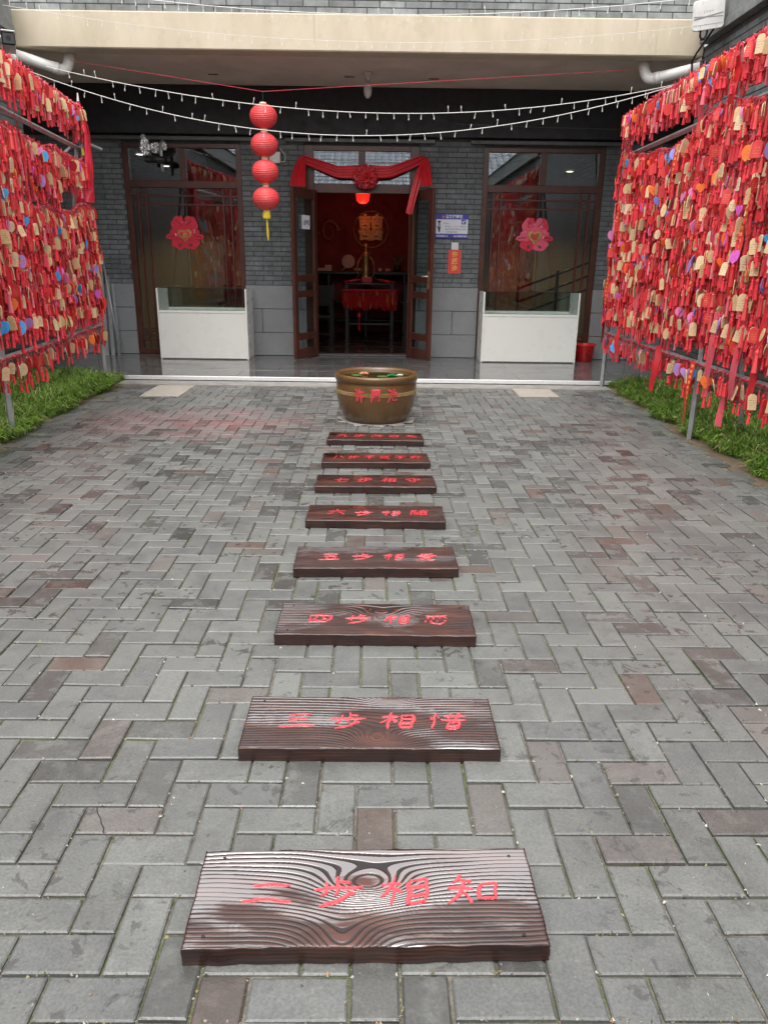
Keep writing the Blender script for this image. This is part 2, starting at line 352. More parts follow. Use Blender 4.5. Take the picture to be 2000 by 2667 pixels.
# ================================================================== GROUND AND PAVING
gb = MB(); gb.add([(-60,-60,-.012),(60,-60,-.012),(60,60,-.012),(-60,60,-.012)], [(0,1,2,3)])
struct('ground', gb, MT['joint'])
UX, UY = .0985, .0972; X0, Y0, PROT = -.742, 1.52, R(.55)
CP, SP = math.cos(PROT), math.sin(PROT)
def edge_left(y): return -2.80-(y-5.46)*.040
def edge_right(y): return 2.41+(y-4.5)*.036 if y > 3 else 2.36
POT = (-.045, 6.69)
def paver_geo(w_, d_):                 # chamfered paver, top at z=0, local centre
    g = .0022+random.uniform(0, .0022); hw, hd = w_/2-g, d_/2-g; ch = .003
    q = lambda a, b, z: [(-a,-b,z),(a,-b,z),(a,b,z),(-a,b,z)]
    v = q(hw, hd, -.03)+q(hw, hd, -ch)+q(hw-ch*1.3, hd-ch*1.3, 0)
    f = [(8,9,10,11)]
    for k in (0, 4):
        for i in range(4): f.append((k+i, k+(i+1)%4, k+4+(i+1)%4, k+4+i))
    return v, f
def paver_colour(x, y):
    t = random.random(); n = lambda s: random.gauss(1, s)
    clus = math.sin(x*2.1+1.3)*math.sin(y*1.7+.6)+.5*math.sin(x*4.7+y*3.1)
    if t < .028+.16*max(0, clus-.5): c = np.array([.105,.072,.060])*n(.15)
    elif t < .095: c = np.array([.142,.126,.118])*n(.10)
    elif t < .30: c = np.array([.128,.133,.131])*n(.06)
    else: c = np.array([.152,.158,.150])*n(.09)
    band = math.exp(-((y-5.4)/1.5)**2)*.20+math.exp(-((y-8.1)/.5)**2)*.35
    wet = 0
    if random.random() < .05+band+.10*max(0, clus): wet = random.uniform(.5, 1)
    return (*np.clip(c, .02, .6), wet)
pavers = []
for j in range(-9, 73):
    for i in range(-24, 36):
        k = (i+j) % 4
        if k == 0: cx, cy, w_, d_ = (i+1)*UX, (j+.5)*UY, 2*UX, UY
        elif k == 2: cx, cy, w_, d_ = (i+.5)*UX, (j+1)*UY, UX, 2*UY
        else: continue
        x, y = X0+cx*CP-cy*SP, Y0+cx*SP+cy*CP
        if y > 8.42 or x-w_/2 < edge_left(y)-.05 or x+w_/2 > edge_right(y)+.08: continue
        if y < .65 or (x-POT[0])**2+(y-POT[1])**2 < .10: continue
        u, v, z = pix((x, y, 0)); inview = (-60 < u < 2060 and v < 2720)
        pavers.append((y if inview else y+50, x, y, w_, d_))
pavers.sort()
pv = MB(); pv.add([(-3.0,.5,-.0095),(2.7,.5,-.0095),(2.7,8.46,-.0095),(-3.0,8.46,-.0095)], [(0,1,2,3)])
paving = struct('paving', pv, MT['joint'])
rest = MB()
for q, (key, x, y, w_, d_) in enumerate(pavers):
    v, f = paver_geo(w_, d_); c = paver_colour(x, y)
    Mx = Matrix.Translation((x, y, random.gauss(0, .0016))) @ Matrix.Rotation(PROT+random.gauss(0, .006), 4, 'Z') @ Matrix.Rotation(random.gauss(0, .006), 4, 'X') @ Matrix.Rotation(random.gauss(0, .006), 4, 'Y')
    if q < 300:
        b = MB(); b.add(v, f, c); o = link('brick', b.mesh('brick', color=True), MT['paver'], paving); o.matrix_local = Mx
    else: rest.add(v, f, c, Mx)
o = link('bricks', rest.mesh('bricks', color=True), MT['paver'], paving); o['kind'] = 'stuff'
# concrete strip in front of the kerb, concrete bed round the pot
b = MB(); b.box(-2.95, 2.58, 8.47, 8.765, -.03, .002); struct('kerb_strip', b, MT['concrete'])
b = MB(); b.add([(POT[0], POT[1], .0035)]+[(POT[0]+r_*math.cos(a), POT[1]+r_*math.sin(a), .003) for a, r_ in ((k*.1571, .335+.03*math.sin(k*1.7)+.02*math.sin(k*3.1)) for k in range(40))], [(0, i+1, (i+1)%40+1) for i in range(40)]); struct('pot_bed', b, MT['concrete'])
for (xa, ya, xb, yb, lab) in ((-2.46, 7.70, -2.06, 8.40, 'pale beige stone cover plate in the paving before the left-hand white display case'), (1.45, 7.95, 1.87, 8.44, 'pale beige stone cover plate in the paving near the red bucket')):
    lab = lab.replace('left-hand white display case', 'case by the leaning strips').replace('  ', ' ')
    b = MB(); b.box(xa, xb, ya, yb, -.02, .007); single('cover_plate', b, MT['beige_tile'], lab, 'cover plate', ((xa+xb)/2, (ya+yb)/2, 0), 'stone cover plates', bevel=.002)
ck = MB(); cp_ = [(198+604*.0+54, 2103), (254, 2120), (262, 2133), (263, 2145), (270, 2158), (268, 2170)]
cw = [at(u_, v_, z=.0012) for u_, v_ in cp_]; ck.strip([(q[0]-.0012, q[1], .0012) for q in cw], [(q[0]+.0014, q[1]+.001, .0012) for q in cw]); o = part('crack', ck, MT['black'], paving)
# loose grit and leaf bits in the joints
gr = MB()
for _ in range(5200):
    y = .8+5.5*random.random()**1.7; x = random.uniform(-1, 1)*(.62+y*.5)
    if not edge_left(y) < x < edge_right(y): continue
    jx = x-X0; jy = y-Y0
    a = jx*CP+jy*SP; c_ = -jx*SP+jy*CP
    if random.random() < .5: a = round(a/UX)*UX+random.gauss(0, .004)
    else: c_ = round(c_/UY)*UY+random.gauss(0, .004)
    x = X0+a*CP-c_*SP; y = Y0+a*SP+c_*CP
    s = random.uniform(.0012, .0036); t = random.random()
    col = (.55,.52,.45,1) if t < .45 else ((.30,.26,.10,1) if t < .75 else ((.10,.14,.03,1) if t < .93 else (.35,.20,.10,1)))
    p = [(x+random.gauss(0, s), y+random.gauss(0, s), -.001+random.random()*s*.3) for _ in range(3)]+[(x, y, s*1.3)]
    gr.add(p, [(0,1,3),(1,2,3),(2,0,3)], col)
struct('joint_grit', gr, MT['mass'], color=True, kind='stuff')
# ------------------------------------------------------------------ soil beds and grass
b = MB()
ys = np.linspace(-2, 8.75, 30)
b.strip([(edge_left(y)+.02, y, -.004) for y in ys], [(-3.95, y, .03) for y in ys][::1])
struct('soil_bed', b, MT['soil'])
b = MB(); b.strip([(3.40, y, .03) for y in ys], [(edge_right(y)-.01, y, -.004) for y in ys])
struct('soil_bed', b, MT['soil'])
def grass_material():
    m, n, bb = newmat('grass_blade'); a = n.nodes.new('ShaderNodeAttribute'); a.attribute_name = 'col'
    n.links.new(a.outputs['Color'], bb.inputs['Base Color']); bb.inputs['Roughness'].default_value = .45; bb.inputs['Subsurface Weight'].default_value = .0
    tr = n.nodes.new('ShaderNodeBsdfTranslucent'); n.links.new(a.outputs['Color'], tr.inputs[0]); mx = n.nodes.new('ShaderNodeMixShader'); mx.inputs[0].default_value = .35
    n.links.new(bb.outputs[0], mx.inputs[1]); n.links.new(tr.outputs[0], mx.inputs[2]); n.links.new(mx.outputs[0], n.nodes['Material Output'].inputs[0]); return m
MT['grass'] = grass_material()
def grass(side, count):
    V, F, C = [], [], []; n = 0
    for _ in range(count):
        y = random.uniform(4.2, 8.74)
        e = edge_left(y) if side < 0 else edge_right(y)
        inset = .03*math.sin(y*6.1)+(.02 if side < 0 else .07+.12*max(0, (6.6-y)/2.4)+.04*math.sin(y*9.7+1))
        d = inset+random.random()**1.35*(1.10 if side < 0 else .85)
        x = e+side*d
        dens = .5+.5*math.sin(x*9+y*5.3)*math.sin(y*7.1-x*3)
        patch = .5+.5*math.sin(x*4.1+y*2.3+1.2)*math.sin(y*3.3-.4)
        if random.random() > .20+.45*dens+.45*patch: continue
        L = random.uniform(.045, .125)*(1+.5*dens)*(1.15 if side < 0 else 1.0); a = random.uniform(0, 6.283); L *= min(1, .45+(d-inset)*3.2); lean = random.uniform(.25, 1.15)*L
        wd = random.uniform(.003, .006); dx, dy = math.cos(a), math.sin(a)
        if d-inset < .16: dx = dx*.7-side*.8
        t = random.random()
        g = np.array([.13,.27,.030]) if t < .40 else (np.array([.24,.40,.060]) if t < .74 else (np.array([.06,.14,.02]) if t < .84 else np.array([.42,.40,.18])))
        g = g*random.uniform(.6, 1.45)
        px, py = -dy*wd, dx*wd
        for s, hgt in ((0, 0), (.45, .62), (.8, .92)):
            f_ = s*s*1.1; q = 1-s*.5
            V += [(x+dx*lean*f_-px*q, y+dy*lean*f_-py*q, L*hgt), (x+dx*lean*f_+px*q, y+dy*lean*f_+py*q, L*hgt)]
        V.append((x+dx*lean*1.15, y+dy*lean*1.15, L*(1-.35*lean/L)))
        F += [(n, n+1, n+3, n+2), (n+2, n+3, n+5, n+4), (n+4, n+5, n+6)]; n += 7
        C += [(*g, 1)]*7
    mb = MB(); mb.v = V; mb.f = F; mb.c = C; mb.n = n
    return struct('grass', mb, MT['grass'], color=True, kind='stuff')
g1 = grass(-1, 26000); tag(g1, 'long lush grass under the tag rack with the red banner', 'grass')
g2 = grass(1, 22000); tag(g2, 'short green grass under the tag rack beside the red bucket', 'grass')

# ================================================================== PORCH FLOOR
ZP = .05
pb = MB(); pb.box(-7, 7, 8.80, 11.3, -.05, ZP-.012); porch = struct('porch_floor', pb, MT['mortar'])
xs = [-6.6+.82*i for i in range(17)]
for jj, (ya, yb) in enumerate(((8.803, 9.33), (9.335, 9.88), (9.885, 10.43), (10.435, 10.98))):
    for i in range(16):
        xa = xs[i]+(.41 if jj % 2 else 0)
        if xa > 4.2 or xa < -5: continue
        b = MB(); b.box(xa+.0015, xa+.8185, ya, yb-.0015, ZP-.02, ZP+random.gauss(0, .0004)); part('floor_slab', b, MT['porch'], porch, bevel=.0015)
b = MB(); b.box(-3.9, 3.34, 8.768, 8.801, -.02, ZP+.003); part('edge_trim', b, MT['alu'], porch, bevel=.003)
b = MB(); b.box(-3.9, 3.34, 8.7655, 8.767, -.02, .012); part('edge_gap', b, MT['black'], porch)

# ================================================================== FRONT HALL
YW = 10.90                                  # brick face of the hall wall
hall = thing('hall_building', 'grey brick hall with cream fascia beam above the open double door', 'building', (-.3, YW, ZP))
piers = [(-7.0, -3.43), (-1.875, -1.055), (.465, 1.305), (2.905, 7.0)]
wall = MB()
for a, c in piers: wall.box(a, c, YW+.006, YW+.26, 0, 2.82)
wall.box(-7, 7, YW+.0065, YW+.26, 2.82, 3.9)
for a, c in ((-3.43, -1.875), (-1.055, .465), (1.305, 2.905)): wall.box(a, c, YW+.006, YW+.2605, 2.765, 2.82)
WALL = part('wall', wall, MT['mortar'], hall)
BH, BL, MJ = .053, .240, .010
cache = {}
def brick_mesh(L, H, D, axis):
    k = (round(L, 3), round(H, 3), D, axis)
    if k not in cache:
        b = MB()
        if axis == 'x': b.box(-L/2, L/2, 0, D, -H/2, H/2)
        else: b.box(0, D, -L/2, L/2, -H/2, H/2)
        cache[k] = b.mesh('brick', bevel=.0025)
    return cache[k]
def course(a, c, row, L=BL):
    x = a-(L+MJ)*(.5 if row % 2 else 0); out = []
    while x < c:
        l, r_ = max(x, a), min(x+L, c)
        if r_-l > .03: out.append((l, r_))
        x += L+MJ
    return out
nb = 0; rb = MB(); rows = int((2.765-1.0)/(BH+MJ))
for (a, c) in ((-3.95, -3.43), (-1.875, -1.055), (.465, 1.305), (2.905, 3.45)):
    for rr in range(rows+1):
        z = 1.004+rr*(BH+MJ)+BH/2
        for l, r_ in course(a, c, rr+int(a*7)):
            u, v, _ = pix(((l+r_)/2, YW, z)); vis = not (u < 255 or (u > 1570 and v > 640))
            if nb < 280 and vis:
                o = link('brick', brick_mesh(r_-l, BH, .02, 'x'), MT['brick'], WALL, ((l+r_)/2-wloc(WALL).x, YW-wloc(WALL).y+random.gauss(0, .0008), z-wloc(WALL).z)); nb += 1
            else: rb.box(l, r_, YW, YW+.02, z-BH/2, z+BH/2)
for (a, c) in ((-7, -3.96), (3.46, 7)):
    for rr in range(44):
        z = .07+rr*(BH+MJ)+BH/2
        for l, r_ in course(a, c, rr): rb.box(l, r_, YW, YW+.02, z-BH/2, z+BH/2)
o = part('bricks', rb, MT['brick'], WALL); o['kind'] = 'stuff'
# granite base blocks
GZ = [ZP, .365, .685, 1.0]
def blocks(a, c, cuts):
    for r_ in range(3):
        e = [a]+[a+(c-a)*t for t in cuts[r_]]+[c]
        for l, q in zip(e[:-1], e[1:]):
            b = MB(); b.box(l+.003, q-.003, YW-.022, YW+.004, GZ[r_]+.003, GZ[r_+1]-.003); part('granite_block', b, MT['granite'], WALL, bevel=.004)
blocks(-1.885, -1.045, [[.93], [.26], [.90]]); blocks(.455, 1.315, [[.05], [.60], [.06]])
blocks(-4.4, -3.42, [[.4], [.62], [.35]]); blocks(2.895, 3.9, [[.55], [.5], [.6]])
# header beam painted black, grey rails over the openings
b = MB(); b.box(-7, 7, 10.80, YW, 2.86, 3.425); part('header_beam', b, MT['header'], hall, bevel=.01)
for a, c in ((-3.80, -1.60), (-1.28, .66), (1.12, 3.15)):
    b = MB(); b.box(a, c, 10.815, YW-.002, 2.79, 2.835); part('lintel_rail', b, MT['rail'], hall, bevel=.004)
b = MB(); b.tube([(.9, 10.79, 3.02), (1.6, 10.79, 3.0), (2.4, 10.79, 2.985), (3.3, 10.79, 2.98)], .009, 6); part('conduit', b, MT['rail'], hall)
# fascia beam, soffit, upper wall
YB = 9.08
b = MB(); b.box(-3.93, 3.345, YB, YB+.25, 3.42, 3.765); part('fascia_beam', b, MT['stucco'], hall, bevel=.012)
b = MB(); b.box(-7, 7, YB+.252, YW+.1, 3.427, 3.55); part('soffit', b, MT['soffit'], hall)
for u, v in ((555, 193), (910, 200), (1130, 205)):
    p = at(u, v, z=3.42); b = MB(); b.box(p[0]-.06, p[0]+.06, p[1]-.012, p[1]+.012, 3.419, 3.4265); part('vent_slot', b, MT['black'], hall)
uw = MB(); uw.box(-3.9, 3.34, YB+.046, YB+.30, 3.768, 4.75); UP = part('upper_wall', uw, MT['mortar'], hall)
rb = MB()
for rr in range(15):
    z = 3.80+rr*.065
    for l, r_ in course(-3.9, 3.34, rr, .255):
        if rr < 3:
            o = link('brick', brick_mesh(r_-l, .057, .02, 'x'), MT['brick_top'], UP, ((l+r_)/2-wloc(UP).x, YB+.04-wloc(UP).y, z-wloc(UP).z))
        else: rb.box(l, r_, YB+.04, YB+.06, z-.0285, z+.0285)
o = part('bricks', rb, MT['brick_top'], UP); o['kind'] = 'stuff'
# tiled roof behind the parapet
def tiled_roof(x0, x1, ye, yr, ze, zr, step, name, parent, rows_=16):
    mb = MB(); n = int((x1-x0)/step)
    b2 = MB(); b2.add([(x0, ye, ze-.06), (x1, ye, ze-.06), (x1, yr, zr-.06), (x0, yr, zr-.06)], [(0,1,2,3)])
    o = part('roof_deck', b2, MT['roof'], parent)
    L = math.hypot(yr-ye, zr-ze); ty, tz = (yr-ye)/L, (zr-ze)/L
    for i in range(n):
        xc = x0+(i+.5)*step
        for r_ in range(rows_):
            s0, s1 = L*r_/rows_, L*(r_+1.15)/rows_
            for cvx in (1, 0):
                xo = xc+(0 if cvx else step/2); w2 = step*(.34 if cvx else .38); h = .055 if cvx else -.045; lift = .02 if cvx else 0.0
                A, B = [], []
                for q in range(5):
                    t = -1+q*.5; xx = xo+t*w2; hh = h*(1-t*t)+lift
                    A.append((xx, ye+ty*s0, ze+tz*s0+hh+.022)); B.append((xx, ye+ty*min(s1, L), ze+tz*min(s1, L)+hh))
                mb.strip(A, B)
    o = part(name, mb, MT['roof'], parent, smooth=False); o['kind'] = 'stuff'; return o
tiled_roof(-3.9, 3.34, 9.0, 12.4, 4.78, 6.3, .22, 'roof_tiles', hall, 12)
# hall inside: floor, partitions, back walls, ceiling
b = MB(); b.box(-7, 7, 10.985, 15.3, -.02, ZP+.004); part('inner_floor', b, MT['floor_in'], hall)
for i in range(9):
    b = MB(); b.box(-1.7+i*.3+.002, -1.7+(i+1)*.3-.002, 11.18, 14.55, ZP, ZP+.009); part('floor_board', b, MT['floor_in'], hall)
b = MB(); b.box(-1.72, 1.13, 14.6, 14.8, ZP, 3.0); part('inner_back_wall', b, MT['red_wall'], hall)
b = MB(); b.box(-1.80, -1.72, 11.16, 15.1, ZP, 3.0); b.box(1.13, 1.21, 11.16, 15.1, ZP, 3.0); part('partition_wall', b, MT['dark_room'], hall)
b = MB(); b.box(-7, -1.801, 15.0, 15.15, ZP, 3.0); part('inner_back_wall', b, MT['beige'], hall)
b = MB(); b.box(1.211, 7, 15.0, 15.15, ZP, 3.0); part('inner_back_wall', b, MT['beige'], hall)
b = MB(); b.box(-7, 7, 11.15, 15.3, 3.0, 3.1); part('inner_ceiling', b, MT['dark_room'], hall)
b = MB(); b.box(-6.9, -1.801, 11.17, 14.995, 2.80, 2.86); b.box(1.211, 6.9, 11.17, 14.995, 2.80, 2.86); part('inner_ceiling', b, MT['dark_room'], hall)
b = MB(); b.box(-7, -6.9, 11.15, 15.1, ZP, 3.0); b.box(6.9, 7, 11.15, 15.1, ZP, 3.0); part('end_wall', b, MT['beige'], hall)

# ------------------------------------------------------------------ windows
def frame_member(par, name, x0, x1, z0, z1, y0, y1, mat='wood', bev=.004):
    b = MB(); b.box(x0, x1, y0, y1, z0, z1); return part(name, b, MT[mat], par, bevel=bev)
def window(x0, x1):
    W = thing_part('window', hall, ((x0+x1)/2, YW, .08))
    f0, f1 = YW+.012, YW+.085; fw = .075
    frame_member(W, 'jamb', x0+.001, x0+fw, ZP+.005, 2.764, f0, f1); frame_member(W, 'jamb', x1-fw, x1-.001, ZP+.005, 2.764, f0, f1)
    frame_member(W, 'head', x0+fw, x1-fw, 2.71, 2.764, f0, f1); frame_member(W, 'sill', x0+fw, x1-fw, ZP+.005, .12, f0, f1)
    frame_member(W, 'transom_rail', x0+fw, x1-fw, 2.225, 2.315, f0+.002, f1)
    xm = (x0+x1)/2; frame_member(W, 'mullion', xm-.042, xm+.042, 2.315, 2.71, f0+.004, f1)
    for a, c in ((x0+fw, xm-.042), (xm+.042, x1-fw)):
        b = MB(); b.box(a, c, f0+.045, f0+.051, 2.315, 2.71); part('pane', b, MT['glass'], W)
    b = MB(); b.box(x0+fw, x1-fw, f0+.05, f0+.056, .12, 2.225); part('pane', b, MT['glass'], W)
    a, c = x0+fw, x1-fw
    for xx in (a+.085, a+.19, c-.085, c-.19):
        frame_member(W, 'lattice_bar', xx-.011, xx+.011, .12, 2.225, f0+.02, f0+.046, 'lattice', .002)
    for zz in (.24, .36, 2.02, 2.13):
        frame_member(W, 'lattice_bar', a, c, zz-.011, zz+.011, f0+.024, f0+.044, 'lattice', .002)
    return W
def thing_part(name, parent, loc):
    o = bpy.data.objects.new(name, None); COL.objects.link(o); o.parent = parent; o.location = Vector(loc)-wloc(parent); o.empty_display_size = .1; WL[o.name] = Vector(loc); return o
window(-3.43, -1.875); window(1.305, 2.905)
# ------------------------------------------------------------------ door with transom
D = thing_part('doorway', hall, (-.295, YW, ZP))
f0, f1 = YW+.012, YW+.10
frame_member(D, 'jamb', -1.054, -.925, ZP+.005, 2.764, f0, f1); frame_member(D, 'jamb', .345, .464, ZP+.005, 2.764, f0, f1)
frame_member(D, 'head', -.925, .345, 2.70, 2.764, f0, f1); frame_member(D, 'transom_rail', -.925, .345, 2.19, 2.30, f0+.002, f1)
frame_member(D, 'mullion', -.335, -.245, 2.30, 2.70, f0+.004, f1)
for a, c in ((-.925, -.335), (-.245, .345)):
    b = MB(); b.box(a, c, f0+.045, f0+.051, 2.30, 2.70); part('pane', b, MT['glass'], D)
b = MB(); b.box(-.925, .345, YW-.01, YW+.14, ZP+.002, ZP+.022); part('threshold', b, MT['rail'], D, bevel=.004)
def leaf(hx, sgn, ang, handle):
    Lf = bpy.data.objects.new('door_leaf', None); COL.objects.link(Lf); Lf.parent = hall; Lf.location = Vector((hx, YW+.01, ZP+.012))-wloc(hall); Lf.rotation_euler = (0, 0, ang)
    WL[Lf.name] = Vector((0,0,0))
    Wd, H, T = .60, 2.155, .045     # local x along the leaf from the hinge, y thickness
    def bx(nm, x0, x1, z0, z1, y0=0, y1=T, mat='wood', bev=.004):
        b = MB(); b.box(x0, x1, y0, y1, z0, z1); return part(nm, b, MT[mat], Lf, bevel=bev, local=True)
    bx('stile', 0, .085, 0, H); bx('stile', Wd-.085, Wd, 0, H)
    for z0, z1 in ((0, .13), (.245, .335), (.80, .885), (1.0, 1.09), (H-.12, H)): bx('rail', .085, Wd-.085, z0, z1, .002, T-.002)
    for z0, z1 in ((.13, .245), (.335, .80), (.885, 1.0), (1.09, H-.12)): bx('pane', .085, Wd-.085, z0, z1, .02, .026, 'glass', 0)
    for z0 in (.22, 1.05, 1.9):
        b = MB(); b.tube([(-.006, .02, z0), (-.006, .02, z0+.09)], .010, 8); part('hinge', b, MT['alu'], Lf, local=True)
    if handle:
        ys_ = -.012 if sgn > 0 else T+.012
        b = MB(); b.box(Wd-.062, Wd-.028, min(ys_, 0 if sgn > 0 else T), max(ys_, 0 if sgn > 0 else T), .93, 1.15); part('handle_plate', b, MT['gold'], Lf, bevel=.003, local=True)
        yy = ys_+(-.03 if sgn > 0 else .03)
        b = MB(); b.tube([(Wd-.045, ys_, 1.09), (Wd-.045, yy, 1.09), (Wd-.15, yy, 1.088)], .008, 8); part('handle', b, MT['alu'], Lf, smooth=True, local=True)
    return Lf
angL = math.atan2(-.515, -.245); angR = math.atan2(-.52, .26)
leafL = leaf(-.927, -1, angL, False); leafR = leaf(.352, 1, angR, True)
# ================================================================== WINGS AND OPPOSITE HOUSE
def wing(sgn, xw, label):
    Wg = thing('wing_building', label, 'building', (xw, 3.0, 0))
    out = xw+sgn*4.5; e = .006
    b = MB(); b.box(min(xw+sgn*e, out), max(xw+sgn*e, out), -6, 9.14, 0, 3.52); wl = part('wall', b, MT['mortar'], Wg)
    b = MB(); b.box(min(xw-sgn*.09, out), max(xw-sgn*.09, out), -6, 9.02, 3.52, 3.60); b.box(min(xw-sgn*.075, out), max(xw-sgn*.075, out), -6, 9.02, 3.603, 3.86); part('cornice_band', b, MT['brick_top'], Wg, bevel=.004)
    st = MB(); cnt = 0
    for rr in range(int(3.5/(BH+MJ))):
        z = .01+rr*(BH+MJ)+BH/2
        for l, r_ in course(3.6, 9.14, rr):
            p = (xw, (l+r_)/2, z); u, v, zz = pix(p)
            if cnt < 120 and z > 2.75 and -40 < u < 2040 and v > -20 and p[1] > 5:
                o = link('brick', brick_mesh(r_-l, BH, .02, 'y'), MT['brick'], wl, (xw-(0 if sgn > 0 else .02)-wloc(wl).x, p[1]-wloc(wl).y, z-wloc(wl).z)); cnt += 1
            else:
                st.box(min(xw, xw+sgn*.02), max(xw, xw+sgn*.02), l, r_, z-BH/2, z+BH/2)
    o = part('bricks', st, MT['brick'], wl); o['kind'] = 'stuff'
    # a row of plain windows further along, mirrored in the hall glass
    for y0 in (-3.5, -.8, 1.9):
        b = MB(); b.box(min(xw-sgn*.012, xw+sgn*.05), max(xw-sgn*.012, xw+sgn*.05), y0, y0+1.3, .9, 2.7); wn = part('window', b, MT['wood'], Wg)
        b = MB(); b.box(min(xw-sgn*.016, xw-sgn*.013), max(xw-sgn*.016, xw-sgn*.013), y0+.08, y0+1.22, .98, 2.62); part('pane', b, MT['glass'], wn)
    b = MB(); b.add([(xw-sgn*.12, -6, 3.865), (xw-sgn*.12, 9.02, 3.865), (out, 9.02, 3.9), (out, -6, 3.9)], [(0,1,2,3)]); part('roof', b, MT['roof'], Wg)
    return Wg
wing(-1, -3.92, 'grey brick wing behind the rack with the red banner'); wing(1, 3.35, 'grey brick wing carrying the white wireless box')
opp = thing('opposite_house', 'grey brick house with tiled eaves mirrored in the hall glass', 'building', (0, -7, 0))
b = MB(); b.box(-9, 9, -8, -6.2, 0, 3.5); part('wall', b, MT['brick'], opp)
b = MB(); b.box(-9, 9, -6.2, -5.9, 3.2, 3.5); part('eave_board', b, MT['wood'], opp)
tiled_roof(-6.5, 6.5, -5.5, -8.5, 3.55, 5.2, .24, 'roof_tiles', opp, 12)
for xx in (-2.6, .6):
    b = MB(); b.box(xx, xx+1.8, -6.2, -6.15, .9, 2.6); wn = part('window', b, MT['wood'], opp)
    b = MB(); b.box(xx+.1, xx+1.7, -6.148, -6.144, 1.0, 2.5); part('pane', b, MT['glass'], wn)
# ================================================================== STEP PLANKS
PW, PD, PT = .739, .265, .045
def vnoise(x, y, seed, fx, fy):
    r = np.random.default_rng(seed); out = np.zeros_like(x)
    for k in range(5):
        a, b_, p = r.normal(0, fx), r.normal(0, fy), r.uniform(0, 6.28); out += np.sin(a*x+b_*y+p)
    return out/5
def plank_grid(seed, nx, ny, knots, period, depth):
    u = np.linspace(0, 1, nx); v = np.linspace(0, 1, ny); U, Vv = np.meshgrid(u, v)
    x = (U-.5)*PW; y = Vv*PD
    # worn uneven long edges
    y = y+(1-Vv)*(.0035*vnoise(x, x*0, seed+3, 18, 1)+.003*vnoise(x, x*0, seed+5, 90, 1))+Vv*.003*vnoise(x, x*0, seed+4, 16, 1)
    x = x+(.0015*vnoise(y, y, seed+6, 40, 40))*np.sign(x)*(np.abs(U-.5) > .49)
    ph = y/period+1.6*vnoise(x, y, seed, 5, 16)+.25*vnoise(x, y, seed+1, 22, 50)
    red = np.zeros_like(x)
    for kx, ky, amp, sx, sy in knots:
        r2 = ((x-kx)/sx)**2+((y-ky)/sy)**2
        ph += amp*np.exp(-r2)+amp*.25*np.exp(-r2*.25); red += np.exp(-r2*2.2)
    s = .5+.5*np.cos(2*np.pi*ph)
    width = .62+.30*vnoise(x, y, seed+8, 8, 26)
    groove = np.clip((s-width)/(.14), 0, 1)
    fade = np.clip(.55+.9*vnoise(x, y, seed+9, 9, 20)+.25, 0.05, 1)
    groove = groove*fade
    z = PT-depth*groove+.0007*vnoise(x, y, seed+11, 14, 30)
    edge = np.minimum(np.minimum(Vv, 1-Vv)*PD, np.minimum(U, 1-U)*PW)
    z -= .003*np.exp(-edge/.0022)
    wet = np.clip(.34+1.15*(Vv-.45)+1.1*vnoise(x, y, seed+41, 9, 26)+.5*vnoise(x, y, seed+42, 25, 60)-.5*np.clip(red, 0, 1), 0, 1)
    return x, y, z, groove, np.clip(red, 0, 1), wet
